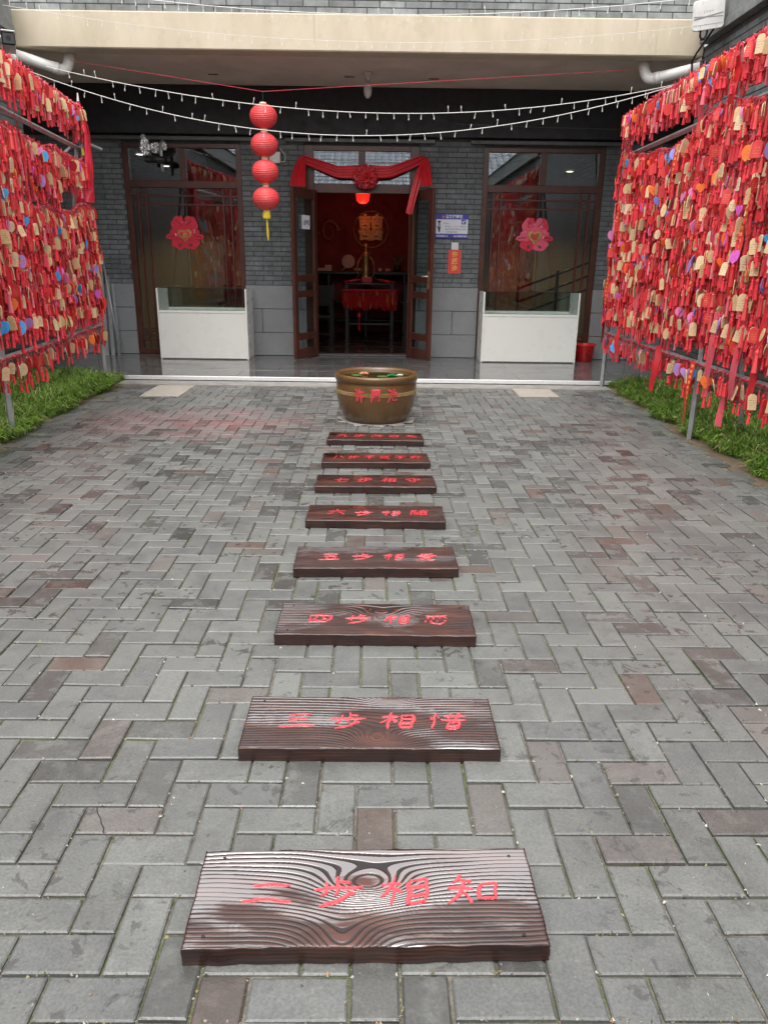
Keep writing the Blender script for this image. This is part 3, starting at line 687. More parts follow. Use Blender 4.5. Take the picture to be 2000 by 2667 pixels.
STROKES = {'二': [[(-.38,.22),(.34,.28)], [(-.5,-.28),(.0,-.22),(.5,-.24)]],
 '三': [[(-.35,.36),(.3,.40)], [(-.3,.06),(.27,.09)], [(-.5,-.34),(.5,-.28)]],
 '四': [[(-.42,.3),(-.36,-.3)], [(-.42,.3),(.45,.32),(.34,-.28)], [(-.12,.28),(-.18,-.02),(-.28,-.08)], [(.1,.28),(.08,-.02),(.28,-.06)], [(-.36,-.3),(.34,-.28)]],
 '步': [[(0,.5),(0,.12)], [(0,.32),(.25,.34)], [(-.25,.34),(-.25,.12)], [(-.5,.1),(.5,.14)], [(.02,.1),(.02,-.14)], [(-.2,0),(-.35,-.14)], [(.22,.0),(.36,-.1)], [(.28,-.06),(.05,-.32),(-.35,-.46)]],
 '相': [[(-.5,.22),(-.04,.26)], [(-.26,.5),(-.26,-.5)], [(-.26,.2),(-.5,-.16)], [(-.24,.12),(-.06,-.06)], [(.08,.36),(.08,-.4)], [(.08,.36),(.44,.38),(.42,-.42)], [(.1,.12),(.42,.13)], [(.1,-.12),(.42,-.11)], [(.08,-.38),(.42,-.38)]],
 '知': [[(-.3,.5),(-.44,.24)], [(-.36,.3),(-.04,.32)], [(-.5,.04),(.02,.07)], [(-.22,.3),(-.24,-.02),(-.5,-.46)], [(-.2,-.06),(.0,-.4)], [(.14,.22),(.16,-.3)], [(.14,.22),(.48,.24),(.46,-.3)], [(.16,-.26),(.46,-.26)]],
 '惜': [[(-.4,.5),(-.4,-.5)], [(-.5,.22),(-.47,.04)], [(-.3,.26),(-.26,.14)], [(-.16,.3),(.48,.33)], [(.04,.5),(.04,.08)], [(.28,.5),(.28,.08)], [(-.22,.06),(.5,.09)], [(0,-.08),(0,-.48)], [(0,-.08),(.34,-.07),(.34,-.48)], [(0,-.27),(.34,-.27)], [(0,-.46),(.34,-.46)]],
 '恋': [[(0,.5),(.03,.42)], [(-.42,.34),(.42,.36)], [(-.12,.34),(-.14,.1),(-.2,.04)], [(.1,.34),(.1,.06)], [(-.28,.24),(-.4,.1)], [(.28,.24),(.4,.12)], [(-.36,-.1),(-.44,-.28)], [(-.2,-.08),(-.16,-.34),(.2,-.42),(.32,-.3)], [(.02,-.06),(.06,-.2)], [(.32,-.08),(.42,-.2)]],
 '五': [[(-.34,.38),(.34,.4)],[(.0,.38),(-.14,-.36)],[(-.28,.06),(.28,.08),(.22,-.36)],[(-.5,-.38),(.5,-.36)]],
 '爱': [[(.3,.48),(-.3,.42)],[(-.28,.34),(-.2,.24)],[(-.02,.34),(.02,.24)],[(.28,.36),(.18,.24)],[(-.42,.16),(-.46,.04)],[(-.42,.16),(.46,.18),(.4,.06)],[(-.3,.02),(.3,.04)],[(-.06,.04),(-.2,-.26),(-.46,-.48)],[(-.12,-.14),(.24,-.12),(.0,-.36),(-.24,-.48)],[(-.04,-.2),(.2,-.4),(.46,-.46)]]}
def si_layer(f, n): return (np.arange(n)//70)*.00012
def brush_geo(ch, seed):
    r = random.Random(seed); V, F = [], []
    for si, st in enumerate(STROKES[ch]):
        P = np.array(st, float)+np.array([[r.gauss(0, .012), r.gauss(0, .012)] for _ in st]); s = np.linspace(0, 1, len(P)); n = 14
        t = np.linspace(0, 1, n); C = np.stack([np.interp(t, s, P[:,0]), np.interp(t, s, P[:,1])], -1)
        if len(P) > 2: C[1:-1] = (C[:-2]+2*C[1:-1]+C[2:])/4
        L = np.abs(np.diff(C, axis=0)).sum(); horiz = abs(P[-1,0]-P[0,0]) > abs(P[-1,1]-P[0,1])
        w0 = (.060 if horiz else .046)*r.uniform(.85, 1.2)*min(1, .55+L)
        b0 = len(V)
        for i in range(n):
            T = C[min(i+1, n-1)]-C[max(i-1, 0)]; T = T/(np.linalg.norm(T)+1e-9); A = np.array([-T[1], T[0]])
            w_ = w0*(.55+.45*min(1, i/2.0))*(1 if i < n-4 else (1.18-.24*(i-(n-4))))*(1+.10*math.sin(i*1.9+seed+si))
            for q, h in ((-1, 0), (-.72, 1), (0, .72), (.72, 1), (1, 0)): V.append((*(C[i]+A*q*w_), h))
        for i in range(n-1):
            for q in range(4): F.append((b0+i*5+q, b0+(i+1)*5+q, b0+(i+1)*5+q+1, b0+i*5+q+1))
        V[b0+2] = (*V[b0+2][:2], .2); 
    return np.array(V), F
def make_plank(text, yf, ang, xo, seed, nx, ny, knots, period, depth, sizex, sizey, vc, label):
    root = thing('step_plank', label, 'plank', (-.023+xo, yf, .001), (0, 0, ang), 'step planks leading to the pot')
    x, y, z, g, red, wet = plank_grid(seed, nx, ny, knots, period, depth)
    n = nx*ny
    V = np.stack([x, y, z], -1).reshape(-1, 3); idx = np.arange(n).reshape(ny, nx)
    F = [tuple(t) for t in np.stack([idx[:-1,:-1], idx[:-1,1:], idx[1:,1:], idx[1:,:-1]], -1).reshape(-1, 4)]
    # sides: ring of border vertices dropped in 5 steps with grain lines
    ring = list(idx[0,:])+list(idx[1:,-1])+list(idx[-1,-2::-1])+list(idx[-2:0:-1,0])
    C = np.stack([g, red*.8, wet, np.ones_like(g)], -1).reshape(-1, 4)
    Vl = [V]; Cl = [C]; prev = ring; base = n; steps = 9; m = len(ring)
    for k in range(1, steps+1):
        P = V[ring].copy(); t = k/steps; wob = .0012*vnoise(P[:,0], P[:,1]*0+t*.05, seed+20+k, 30, 200)
        gl = .5+.5*np.sin(6.283*(t*4.2+.5*vnoise(P[:,0], P[:,1]*0, seed+30, 9, 1)))
        P[:,2] = PT*(1-t)*.985; s_ = np.array([[0., PD/2, 0.]]); P[:,:2] += (P[:,:2]-s_[:,:2])*(-.004*(gl[:,None] > .6)+.001); P[:,1] += wob
        Vl.append(P); Cl.append(np.stack([np.clip(gl*1.1+.12, 0, .93), gl*0+.15, gl*0, gl*0+1], -1))
        cur = list(range(base, base+m)); base += m
        F += [(prev[i], cur[i], cur[(i+1)%m], prev[(i+1)%m]) for i in range(m)]; prev = cur
    me = bpy.data.meshes.new('board'); me.from_pydata(np.concatenate(Vl).tolist(), [], F)
    a = me.color_attributes.new('col', 'FLOAT_COLOR', 'POINT'); a.data.foreach_set('color', np.concatenate(Cl).astype(np.float32).ravel())
    me.update(); me.polygons.foreach_set('use_smooth', [True]*len(me.polygons))
    link('board', me, MT['plank'], root)
    # carved and painted characters: each its own piece
    k = len(text); span = PW*(.60 if k == 4 else .72); r = random.Random(seed)
    for i, ch in enumerate(text):
        if ch in STROKES and seed < 90: v, f = brush_geo(ch, seed+i)
        else: v, f = text_geo(ch, 1.0, .012, .02, 0, 2)
        br = ch in STROKES and seed < 90
        cx = -span/2+span*(i)/(k-1)+.01; j = np.sin(v[:,0]*9+seed)*.015+np.sin(v[:,1]*11+i*2+seed)*.02
        xx = (v[:,0]+j+.12*v[:,1])*sizex; yy = (v[:,1]+np.cos(v[:,0]*8+i)*.02)*sizey
        rz = r.gauss(0, .05); X = xx*math.cos(rz)-yy*math.sin(rz)+cx; Y = xx*math.sin(rz)+yy*math.cos(rz)+vc*PD
        Z = PT-.0006+si_layer(f, len(v))+v[:,2]*.0016 if br else PT+.0008+(v[:,2]+.03)*.045
        b = MB(); b.v = [tuple(q) for q in np.stack([X, Y, Z], -1)]; b.f = f; b.n = len(v); b.c = [(1,1,1,1)]*len(v)
        part('character', b, MT['paint_red'], root, local=True)
    # nail heads
    for sx in (-1, 1):
        for yy in (.028, PD-.03):
            b = MB(); b.lathe([(.0005,0), (.0035,0), (.0035,.002), (.002,.0026), (.0005,.0026)], 8, (sx*(PW/2-.045)+r.gauss(0, .004), yy+r.gauss(0, .004), PT-.001)); part('nail', b, MT['black'], root, local=True)
PL = [('二步相知', 1.163, .025, .007, 370, 210, [(.005,.155,6.5,.085,.045), (-.05,-.005,5.5,.07,.075)], .0115, .0016, .105, .085, .52),
      ('三步相惜', 1.810, .008, .002, 300, 170, [(.02,.035,7.0,.06,.05), (.06,.262,4.0,.06,.03), (.10,.13,1.5,.10,.05)], .0130, .0015, .100, .085, .50),
      ('四步相恋', 2.489, -.003, .011, 240, 120, [(.02,.17,5.0,.10,.05)], .0135, .0013, .098, .085, .48),
      ('五步相爱', 3.124, .018, .009, 200, 100, [(.22,.24,3.0,.06,.04)], .015, .0013, .098, .085, .50),
      ('六步相随', 3.769, .0, .0, 160, 80, [(-.1,.02,2.0,.10,.05)], .018, .0012, .100, .09, .48),
      ('七步相守', 4.405, .023, -.004, 130, 64, [(.12,.20,2.0,.10,.05)], .022, .0012, .098, .09, .48),
      ('八步不离不弃', 4.982, .032, -.007, 110, 56, [(.0,.22,1.6,.12,.05)], .016, .0012, .088, .09, .48),
      ('九步共白头', 5.651, -.004, -.019, 100, 50, [(.2,.10,1.6,.12,.05)], .018, .0012, .094, .09, .50)]
for i, (t, yf, an, xo, nx, ny, kn, per, dep, sx, sy, vc) in enumerate(PL):
    make_plank(t, yf, an, xo, 11+i*17, nx, ny, kn, per, dep, sx, sy, vc, ('dark wet step plank with a ring knot, red characters for second step', 'dark step plank split by a long crack, red third step characters', 'step plank with one dark knot and red fourth step characters', 'step plank painted with red fifth step characters, paler front half', 'step plank painted with red sixth step characters', 'step plank painted with red seventh step characters', 'step plank painted with six red characters, eighth step', 'step plank with five red characters right before the pot')[i])

# ================================================================== WISHING POT
root = thing('ceramic_pot', 'large brown glazed pot of water with red characters 许愿池', 'pot', (POT[0], POT[1], .004))
prof = [(.258,0), (.268,.008), (.296,.05), (.321,.105), (.338,.165), (.348,.225), (.353,.285), (.352,.335), (.347,.345), (.352,.352), (.362,.36), (.366,.385), (.362,.404), (.350,.412), (.334,.408), (.322,.395), (.318,.37)]
inner = [(.310,.30), (.29,.2), (.25,.06), (.0005,.05)]
b = MB(); b.lathe(prof+inner, 72); part('body', b, MT['pot'], root, smooth=True, local=True)
def prof_r(z):
    P = [p for p in prof if p[1] <= .345]; return float(np.interp(z, [p[1] for p in P], [p[0] for p in P]))
for k, (amp, phs, zc) in enumerate(((.014, 0, .262), (.014, math.pi*.66, .262), (.014, math.pi*1.33, .262))):
    pts = []
    for i in range(721):
        q = 2*math.pi*i/720; z = zc+amp*math.sin(q*34+phs); rr = prof_r(z)+.0005; pts.append((rr*math.cos(q), rr*math.sin(q), z))
    b = MB(); b.tube(pts, .0026, 5, caps=False); part('glaze_line', b, MT['pot_line'], root, local=True)
for i, ch in enumerate('许愿池'):
    v, f = text_geo(ch, .108, .0035, .0, 0, 3)
    # subdivide by simple wrap onto the curved wall
    q0 = -math.pi/2+(i-1)*.40
    X, Y, Z = [], [], []
    for p in v:
        z = .25+p[1]*1.15; rr = prof_r(z)+.0055; q = q0+p[0]*.88/rr; X.append((rr*math.cos(q), rr*math.sin(q), z))
    b = MB(); b.v = X; b.f = f; b.n = len(X); b.c = [(1,1,1,1)]*len(X); part('character', b, MT['paint_red'], root, local=True)
def water_material():
    m, n, bb = newmat('green_water'); bb.inputs['Base Color'].default_value = (.035,.032,.010,1); bb.inputs['Roughness'].default_value = .03; bb.inputs['Specular IOR Level'].default_value = .6
    bumpn(n, bb, noise(n, pos(n), 14, 2), .08, .01); return m
MT['water'] = water_material()
b = MB(); b.lathe([(.0005,.386), (.319,.386)], 48, caps=False); part('water', b, MT['water'], root, local=True)
def bloom(c, cols, label, n=3, r0=.05, green=False):
    t = thing('floating_flower', label, 'flower', (POT[0]+c[0], POT[1]+c[1], .3905))
    for ring in range(n):
        k = 10-2*ring; rr = r0*(1-.26*ring)
        for i in range(k):
            a = 2*math.pi*(i+.5*ring)/k; up = .12+.33*ring; w_ = rr*.42
            L = [(0,0,0), (rr*.6*math.cos(up), -w_*.9, rr*.6*math.sin(up)), (rr*math.cos(up), 0, rr*math.sin(up)+.006), (rr*.6*math.cos(up), w_*.9, rr*.6*math.sin(up)), (rr*.55*math.cos(up), 0, rr*.55*math.sin(up)-.006)]
            b = MB(); b.add(L, [(0,1,4),(1,2,4),(2,3,4),(3,0,4)], M=Matrix.Rotation(a, 4, 'Z')); part('petal', b, cols[ring % len(cols)], t, local=True)
    return t
MT['fl_orange'] = simple('orange_petal', (.72,.20,.06), .5, .2, 60); MT['fl_pale'] = simple('pale_petal', (.75,.52,.36), .5, .2, 60); MT['fl_green'] = simple('green_petal', (.02,.26,.08), .4, .2, 60); MT['fl_white'] = simple('white_petal', (.72,.72,.58), .5, .1, 60); MT['pad'] = simple('lily_pad', (.06,.14,.03), .35, .2, 40)
bloom((-.11, .02), [MT['fl_orange'], MT['fl_pale'], MT['fl_orange']], 'orange artificial lotus floating in the pot')
bloom((.135, -.08), [MT['fl_green'], MT['fl_green']], 'green artificial flower floating in the pot', 3, .05)
bloom((.205, -.03), [MT['fl_white']], 'small white flower floating in the pot by the green one', 2, .032)
for cx, cy, rr in ((-.16, -.03, .06), (.06, -.1, .055)):
    b = MB(); b.add([(POT[0]+cx, POT[1]+cy, .3925)]+[(POT[0]+cx+rr*math.cos(.3+i*.36), POT[1]+cy+rr*math.sin(.3+i*.36), .3925+.002*(i%2)) for i in range(17)], [(0, i, i+1) for i in range(1, 17)])
    single('lily_pad', b, MT['pad'], 'round green lily pad beside the '+('orange lotus' if cx < 0 else 'green flower')+' in the pot', 'lily pad', (POT[0]+cx, POT[1]+cy, .391))

# ================================================================== DISPLAY CASES
def case(x0, x1, yf, ang, label):
    W, Dp, H = x1-x0, .50, .925
    t = thing('display_case', label, 'display case', ((x0+x1)/2, yf, ZP+.001), (0, 0, ang), 'white display cases')
    def bx(nm, a, c, y0, y1, z0, z1, mat='white', bev=.002): b = MB(); b.box(a, c, y0, y1, z0, z1); return part(nm, b, MT[mat], t, bevel=bev, local=True)
    h = W/2
    bx('side_panel', -h, -h+.022, 0, Dp, 0, H-.008); bx('side_panel', h-.022, h, 0, Dp, 0, H-.008)
    bx('front_panel', -h+.0225, h-.0225, .008, .026, .012, .600); bx('front_rail', -h+.0225, h-.0225, .004, .03, .603, .633)
    bx('deck', -h+.0225, h-.0225, .031, Dp-.01, .60, .618); bx('plinth', -h+.0225, h-.0225, .03, Dp-.02, 0, .011)
    bx('back_panel', -h+.0225, h-.0225, Dp-.02, Dp-.004, .012, .598)
    bx('back_rail', -h+.0225, h-.0225, Dp-.03, Dp-.006, .619, .650)
    bx('glass_front', -h+.0225, h-.0225, .010, .015, .634, H-.009, 'case_glass', 0); bx('glass_back', -h+.0225, h-.0225, Dp-.018, Dp-.013, .651, H-.009, 'case_glass', 0)
    bx('glass_top', -h+.001, h-.001, .001, Dp-.001, H-.0075, H, 'case_glass', 0)
    b = MB(); b.box(-h, h, -.002, .0, H-.008, H+.001); part('glass_edge', b, MT['black'], t, local=True)
    return t
case(-2.965, -1.785, 10.335, .0, 'white display case with glass top beside the leaning grey strips')
case(1.335, 2.615, 10.40, .0, 'white display case with glass top beside the red bucket')
# bucket
b = MB(); b.lathe([(.105,0), (.112,.004), (.135,.20), (.146,.215), (.150,.235), (.145,.238), (.138,.226), (.120,.10), (.11,.012), (.0005,.012)], 32); o = single('bucket', b, MT['bucket'], 'red plastic bucket on the porch beside the white display case', 'bucket', (0,0,0), smooth=True); o.location = (2.80, 10.66, ZP+.001)
# leaning strips and pole
for k, (x, w_, zt, mat) in enumerate(((-3.835, .055, 1.22, 'fog_grey'), (-3.765, .05, 1.06, 'fog_grey'), (-3.70, .035, .95, 'galv'))):
    b = MB(); M_ = Matrix.Translation((x+.05, 10.62+.05*k, ZP+.002)) @ Matrix.Rotation(math.atan2(.235-.05*k, zt), 4, 'X').inverted() @ Matrix.Rotation(-.045, 4, 'Y')
    b.add([(-w_/2,-.004,0),(w_/2,-.004,0),(w_/2,.004,0),(-w_/2,.004,0),(-w_/2,-.004,zt),(w_/2,-.004,zt),(w_/2,.004,zt),(-w_/2,.004,zt)], [(0,3,2,1),(4,5,6,7),(0,1,5,4),(1,2,6,5),(2,3,7,6),(3,0,4,7)], M=M_)
    single('metal_strip', b, MT[mat], ('longest grey metal strip leaning on the granite corner', 'middle grey metal strip leaning beside the longest one', 'shortest narrow metal strip leaning on the granite corner')[k], 'metal strip', (x+.05, 10.62, ZP), 'leaning metal strips')
b = MB(); b.tube([(-3.60, 10.60, ZP+.01), (-3.80, 10.86, 1.33)], .012, 8); single('steel_pole', b, MT['galv'], 'thin steel pole leaning on the wall beside the grey strips', 'pole', (-3.60, 10.60, ZP), smooth=True)

# ================================================================== LANTERNS, LIGHTS, PIPES
LY = 9.15; lx = at(686, 300, y=LY)[0]
lt = at(683, 258, y=LY)
lant = thing('lantern_string', 'string of four red cloth lanterns with yellow tassel hanging from red cord', 'lantern', (lx, LY, 1.65))
zs = [at(686, v, y=LY)[2] for v in (302, 376, 446, 516)]; rad = .148
for i, z in enumerate(zs):
    pr = []
    for k in range(61):
        t = -1+2*k/60; a = t*math.pi/2*.93; rr = rad*math.cos(a); pr.append((rr*(1+(.012 if k % 3 else -.012)), .118*math.sin(a)*1.05))
    b = MB(); b.lathe(pr, 36, (lx, LY, z)); part('shade', b, MT['lantern'], lant, smooth=False)
    b = MB(); b.lathe([(.034,.112),(.036,.112),(.036,.135),(.030,.135)], 20, (lx, LY, z)); b.lathe([(.030,-.135),(.036,-.135),(.036,-.112),(.034,-.112)], 20, (lx, LY, z)); part('cap', b, MT['fl_pale'], lant, smooth=True)
b = MB(); b.tube([(lx, LY, zs[0]+.13), (lx, LY, zs[0]+.24)], .003, 5); part('hanger', b, MT['black'], lant)
b = MB(); b.lathe([(.012,-.13),(.042,-.135),(.045,-.19),(.040,-.21)], 20, (lx, LY, zs[3])); part('tassel_skirt', b, MT['yellow'], lant)
b = MB()
for k in range(9): a = k*.7; b.tube([(lx+.006*math.cos(a), LY+.006*math.sin(a), zs[3]-.2), (lx+.010*math.cos(a)+.004, LY+.010*math.sin(a), zs[3]-.36), (lx+.004*math.cos(a)+.01, LY+.006*math.sin(a), zs[3]-.40-.02*(k%3))], .0025, 4)
part('tassel', b, MT['yellow'], lant)
pl, prr = Vector((-3.36, 9.22, 3.33)), Vector((2.76, 9.22, 3.33))
b = MB(); b.tube([pl, (lx, LY, zs[0]+.24), prr], .003, 5); single('hanging_rope', b, MT['rope'], 'thin red rope stretched between the two white drain pipes', 'rope', (lx, LY, zs[0]+.24))
def curve_pts(pp, n=90):
    t = np.linspace(0, 1, len(pp)); P = np.array(pp)
    # smooth polynomial through the sampled pixels
    tt = np.linspace(0, 1, n); s = (P[:,0]-P[0,0])/(P[-1,0]-P[0,0]); out = []
    xs_ = np.interp(tt, s, P[:,0]); co = np.polyfit(s, P[:,2], 3); ys_ = np.interp(tt, s, P[:,1]); return np.stack([xs_, ys_, np.polyval(co, tt)], -1)
def fairy(pixels, y, label, nb_, wr=.0040, ext=None):
    P = [at(u, v, y=y) for u, v in pixels]; C = curve_pts(P)
    t = thing('string_lights', label, 'string lights', tuple(C[len(C)//2]), group='unlit fairy light strings')
    b = MB(); b.tube(C, wr, 5); part('wire', b, MT['wire'], t)
    b = MB()
    for i in range(nb_):
        f = (i+.5+random.uniform(-.15, .15))/nb_*(len(C)-1); k = int(f); p = C[k]+(C[min(k+1, len(C)-1)]-C[k])*(f-k)
        d = -1 if random.random() < .82 else 1; dx = random.uniform(-.012, .012); L = random.uniform(.030, .045)
        b.tube([p, (p[0]+dx, p[1], p[2]+d*L)], .0028, 4); b.tube([(p[0]+dx, p[1], p[2]+d*L), (p[0]+dx*1.2, p[1], p[2]+d*(L+.022))], .0050, 5)
    o = part('bulbs', b, MT['wire'], t); o['kind'] = 'stuff'
fairy([(120,170),(156,181),(312,217),(498,249),(700,274),(870,287),(1022,293),(1300,287),(1511,264),(1722,230),(1815,203)], 8.86, 'white fairy light string crossing the lantern just under the top lantern', 46)
fairy([(38,169),(211,232),(405,287),(633,331),(937,352),(1064,350),(1300,325),(1553,278),(1743,228),(1830,196)], 8.78, 'lowest white fairy light string sagging across the porch', 46)
fairy([(300,-14),(405,0),(600,18),(700,25),(895,34),(1064,39),(1300,34),(1511,19),(1739,2),(1850,-12)], 8.2, 'white fairy light string along the top edge of the cream beam', 44, .004)
fairy([(8,13),(211,42),(548,84),(705,99),(980,108),(1275,108),(1502,95),(1637,84),(1878,57),(2040,36)], 8.5, 'faint white fairy light string hanging across the cream beam face', 52, .0022)
def arc_path(pts, r=.07, n=6):
    P = [Vector(p) for p in pts]; out = [P[0]]
    for i in range(1, len(P)-1):
        a = (P[i-1]-P[i]).normalized(); c = (P[i+1]-P[i]).normalized(); s, e = P[i]+a*r, P[i]+c*r
        for k in range(n+1): t = k/n; out.append(s*(1-t)**2+P[i]*2*t*(1-t)+e*t*t)
    return out+[P[-1]]
for nm, pts, lab in ((1, [(-3.93, 9.0, 3.35), (-3.44, 9.3, 3.24), (-3.40, 9.34, 3.43)], 'white drain pipe elbow under the beam beside the black bullet camera'), (2, [(3.36, 9.02, 3.32), (2.84, 9.3, 3.24), (2.79, 9.34, 3.43)], 'white drain pipe elbow under the beam beside the wireless box')):
    t = thing('drain_pipe', lab, 'pipe', pts[1]); b = MB(); b.tube(arc_path(pts, .09), .056, 16); part('pipe', b, MT['pvc'], t, smooth=True)
    d = (Vector(pts[1])-Vector(pts[0])).normalized(); e = Vector(pts[1])-d*.11
    b = MB(); b.tube([e-d*.03, e+d*.03], .0605, 16); part('collar', b, MT['pvc'], t, smooth=True)
    e = Vector(pts[0])+d*.03; b = MB(); b.tube([e-d*.02, e+d*.02], .066, 16); part('collar', b, MT['black'], t, smooth=True)
# soffit bulb
p = at(958, 188, z=3.42); t = thing('ceiling_bulb', 'unlit frosted bulb in a white holder under the soffit', 'bulb', (p[0], p[1], 3.42))
b = MB(); b.lathe([(.055,.006),(.055,-.01),(.03,-.06),(.026,-.085),(.02,-.085)], 20, (p[0], p[1], 3.42)); part('holder', b, MT['bulb'], t, smooth=True)
b = MB(); b.lathe([(.018,-.085),(.024,-.10),(.044,-.13),(.048,-.19),(.04,-.235),(.02,-.262),(.001,-.268)], 20, (p[0], p[1], 3.42)); part('glass', b, MT['bulb'], t, smooth=True)
# bullet camera on the wing corner
t = thing('security_camera', 'white bullet camera with black front on the brick corner', 'camera', (-3.86, 8.62, 3.43))
hc = at(22, 99, y=8.42); Mc = Matrix.Translation(tuple(hc)) @ Matrix.Rotation(.42, 4, 'Z') @ Matrix.Rotation(-.06, 4, 'X')
b = MB(); b.box(-.058, .058, .012, .30, -.052, .062, M=Mc); b.box(-.066, .066, -.03, .22, .055, .070, M=Mc); part('body', b, MT['pvc'], t, bevel=.014)
b = MB(); b.box(-.060, .060, -.018, .010, -.056, .053, M=Mc); part('lens_hood', b, MT['black'], t, bevel=.010)
b = MB(); b.lathe([(.001,.004),(.022,.004),(.024,0)], 16, M=Mc @ Matrix.Translation((0,-.019,0)) @ Matrix.Rotation(R(90), 4, 'X'), caps=False); part('lens', b, MT['glass'], t)
b = MB(); b.tube([(-3.93, 8.7, 3.38), (-3.84, 8.68, 3.38), (-3.81, 8.64, 3.41)], .018, 8); part('bracket', b, MT['pvc'], t)
b = MB(); b.lathe([(.03,-.03),(.055,-.015),(.06,.02),(.05,.04),(.02,.05)], 20, M=Matrix.Translation((-3.80, 8.80, 3.235)) @ Matrix.Rotation(1.2, 4, 'X')); b.tube([(-3.93,8.84,3.22),(-3.80,8.82,3.22)], .02, 8); single('siren', b, MT['pvc'], 'small white round siren on the wall under the bullet camera', 'siren', (-3.80, 8.80, 3.215), smooth=True)
# wireless box on the right wing
t = thing('wireless_box', 'white square wireless antenna box with cables on the brick corner', 'antenna box', (3.12, 8.5, 3.5))
Mx = Matrix.Translation((3.108, 8.45, 3.635)) @ Matrix.Rotation(R(-16), 4, 'Z') @ Matrix.Rotation(R(10), 4, 'X') @ Matrix.Rotation(R(-5), 4, 'Y')
def rrect(w_, h_, r, n=5):
    P = []
    for cx, cz, a0 in ((w_/2-r, h_/2-r, 0), (-w_/2+r, h_/2-r, 90), (-w_/2+r, -h_/2+r, 180), (w_/2-r, -h_/2+r, 270)):
        for k in range(n+1): a = R(a0+90*k/n); P.append((cx+r*math.cos(a), cz+r*math.sin(a)))
    return P
b = MB(); b.prism(rrect(.285, .25, .03), .06, M=Mx); part('housing', b, MT['pvc'], t, bevel=.006)
b = MB(); b.prism([(-.13,-.035),(.13,.0),(.13,.008),(-.13,-.022)], .002, M=Mx @ Matrix.Translation((0,-.0315,0))); b.prism([(-.13,-.012),(.13,-.03),(.13,-.024),(-.13,-.003)], .0016, M=Mx @ Matrix.Translation((0,-.0312,0))); part('relief_stripe', b, MT['fog_grey'], t)
b = MB(); b.box(-.135, .135, -.0322, -.031, -.081, -.079, M=Mx)
for xx in (-.07, .075): b.box(xx-.0012, xx+.0012, -.0322, -.031, -.11, -.08, M=Mx)
part('seam', b, MT['fog_grey'], t)
v, f = text_geo('L F W F', .026, 0, 0); b = MB(); b.add([(p_[0], -.0318, p_[1]+.025) for p_ in v], f, M=Mx); part('lettering', b, MT['fog_grey'], t)
b = MB(); b.box(-.05, .05, .03, .12, -.06, .06, M=Mx); b.tube([Mx @ Vector((.02,.08,0)), (3.36, 8.66, 3.62)], .02, 8); part('bracket', b, MT['galv'], t)
b = MB()
b.tube(arc_path([Mx @ Vector((-.06,0,-.12)), Mx @ Vector((-.07,.0,-.2)), Mx @ Vector((-.01,.02,-.2)), Mx @ Vector((0,.02,-.12))], .05), .010, 8)
b.tube([Mx @ Vector((.06,.02,-.12)), (3.20, 8.9, 3.35+.06), (3.21, 9.02, 3.36), (3.25, 9.06, 3.1), (3.30, 9.1, 2.6)], .010, 8); part('cable', b, MT['black'], t, smooth=True)

# ================================================================== DOOR BOW AND WALL FIXINGS
bow = thing('door_bow', 'red satin swag with big rosette over the open doorway', 'bow', (-.24, 10.80, 2.37))
b = MB(); nu, nv = 150, 80; V = []
rr_ = np.random.default_rng(5); dirs = rr_.normal(size=(70, 3)); dirs /= np.linalg.norm(dirs, axis=1)[:,None]
for j in range(nv+1):
    th = math.pi*j/nv
    for i in range(nu):
        q = 2*math.pi*i/nu; d = np.array([math.sin(th)*math.cos(q), math.sin(th)*math.sin(q), math.cos(th)])
        s = np.sort(dirs@d)[-2:]; a = math.acos(min(1, s[1]))-math.acos(min(1, s[0]))     # crease distance between petals
        w1 = math.acos(min(1, s[0])); r_ = .80+.20*min(1, a/.16)+.07*math.sin(w1*46)
        V.append((-.24+.205*r_*d[0], 10.79+.12*r_*d[1], 2.375+.19*r_*d[2]))
b.add(V, [(j*nu+i, j*nu+(i+1)%nu, (j+1)*nu+(i+1)%nu, (j+1)*nu+i) for j in range(nv) for i in range(nu)]); part('rosette', b, MT['satin'], bow, smooth=True)
def drape(name, path, widths, folds, amp, nrm=(0,-1,0), n=40, m=17, axis=(0,0,1)):
    P = np.array(path, float); s = np.linspace(0, 1, len(P)); t = np.linspace(0, 1, n)
    Cn = np.stack([np.interp(t, s, P[:,k]) for k in range(3)], -1)
    for _ in range(3): Cn[1:-1] = (Cn[:-2]+2*Cn[1:-1]+Cn[2:])/4
    Wd = np.interp(t, s, widths); V = []; N = np.array(nrm, float)
    for i in range(n):
        T = Cn[min(i+1, n-1)]-Cn[max(i-1, 0)]; T /= np.linalg.norm(T); A = np.cross(T, N); A /= np.linalg.norm(A)
        for k in range(m):
            q = k/(m-1)-.5; V.append(Cn[i]+A*q*Wd[i]+N*amp*math.sin(q*folds*6.283+i*.05)*(.4+.6*min(1, abs(i/n)+.3)))
    b = MB(); b.add(V, [(i*m+k, i*m+k+1, (i+1)*m+k+1, (i+1)*m+k) for i in range(n-1) for k in range(m-1)]); return part(name, b, MT['satin'], bow, smooth=True)
cL = at(787, 412, y=10.80); cR = at(1103, 412, y=10.80)
drape('swag', [(-.26, 10.80, 2.44), at(880, 447, y=10.79), at(835, 430, y=10.79), tuple(cL)], [.17, .14, .12, .09], 2.2, .014)
drape('swag', [(-.20, 10.80, 2.44), at(1015, 447, y=10.79), at(1060, 430, y=10.79), tuple(cR)], [.17, .14, .12, .09], 2.2, .014)
drape('tail', [tuple(at(787, 408, y=10.79)), at(782, 430, y=10.74), at(777, 460, y=10.62), at(775, 484, y=10.55)], [.07, .15, .18, .20], 3.5, .014)
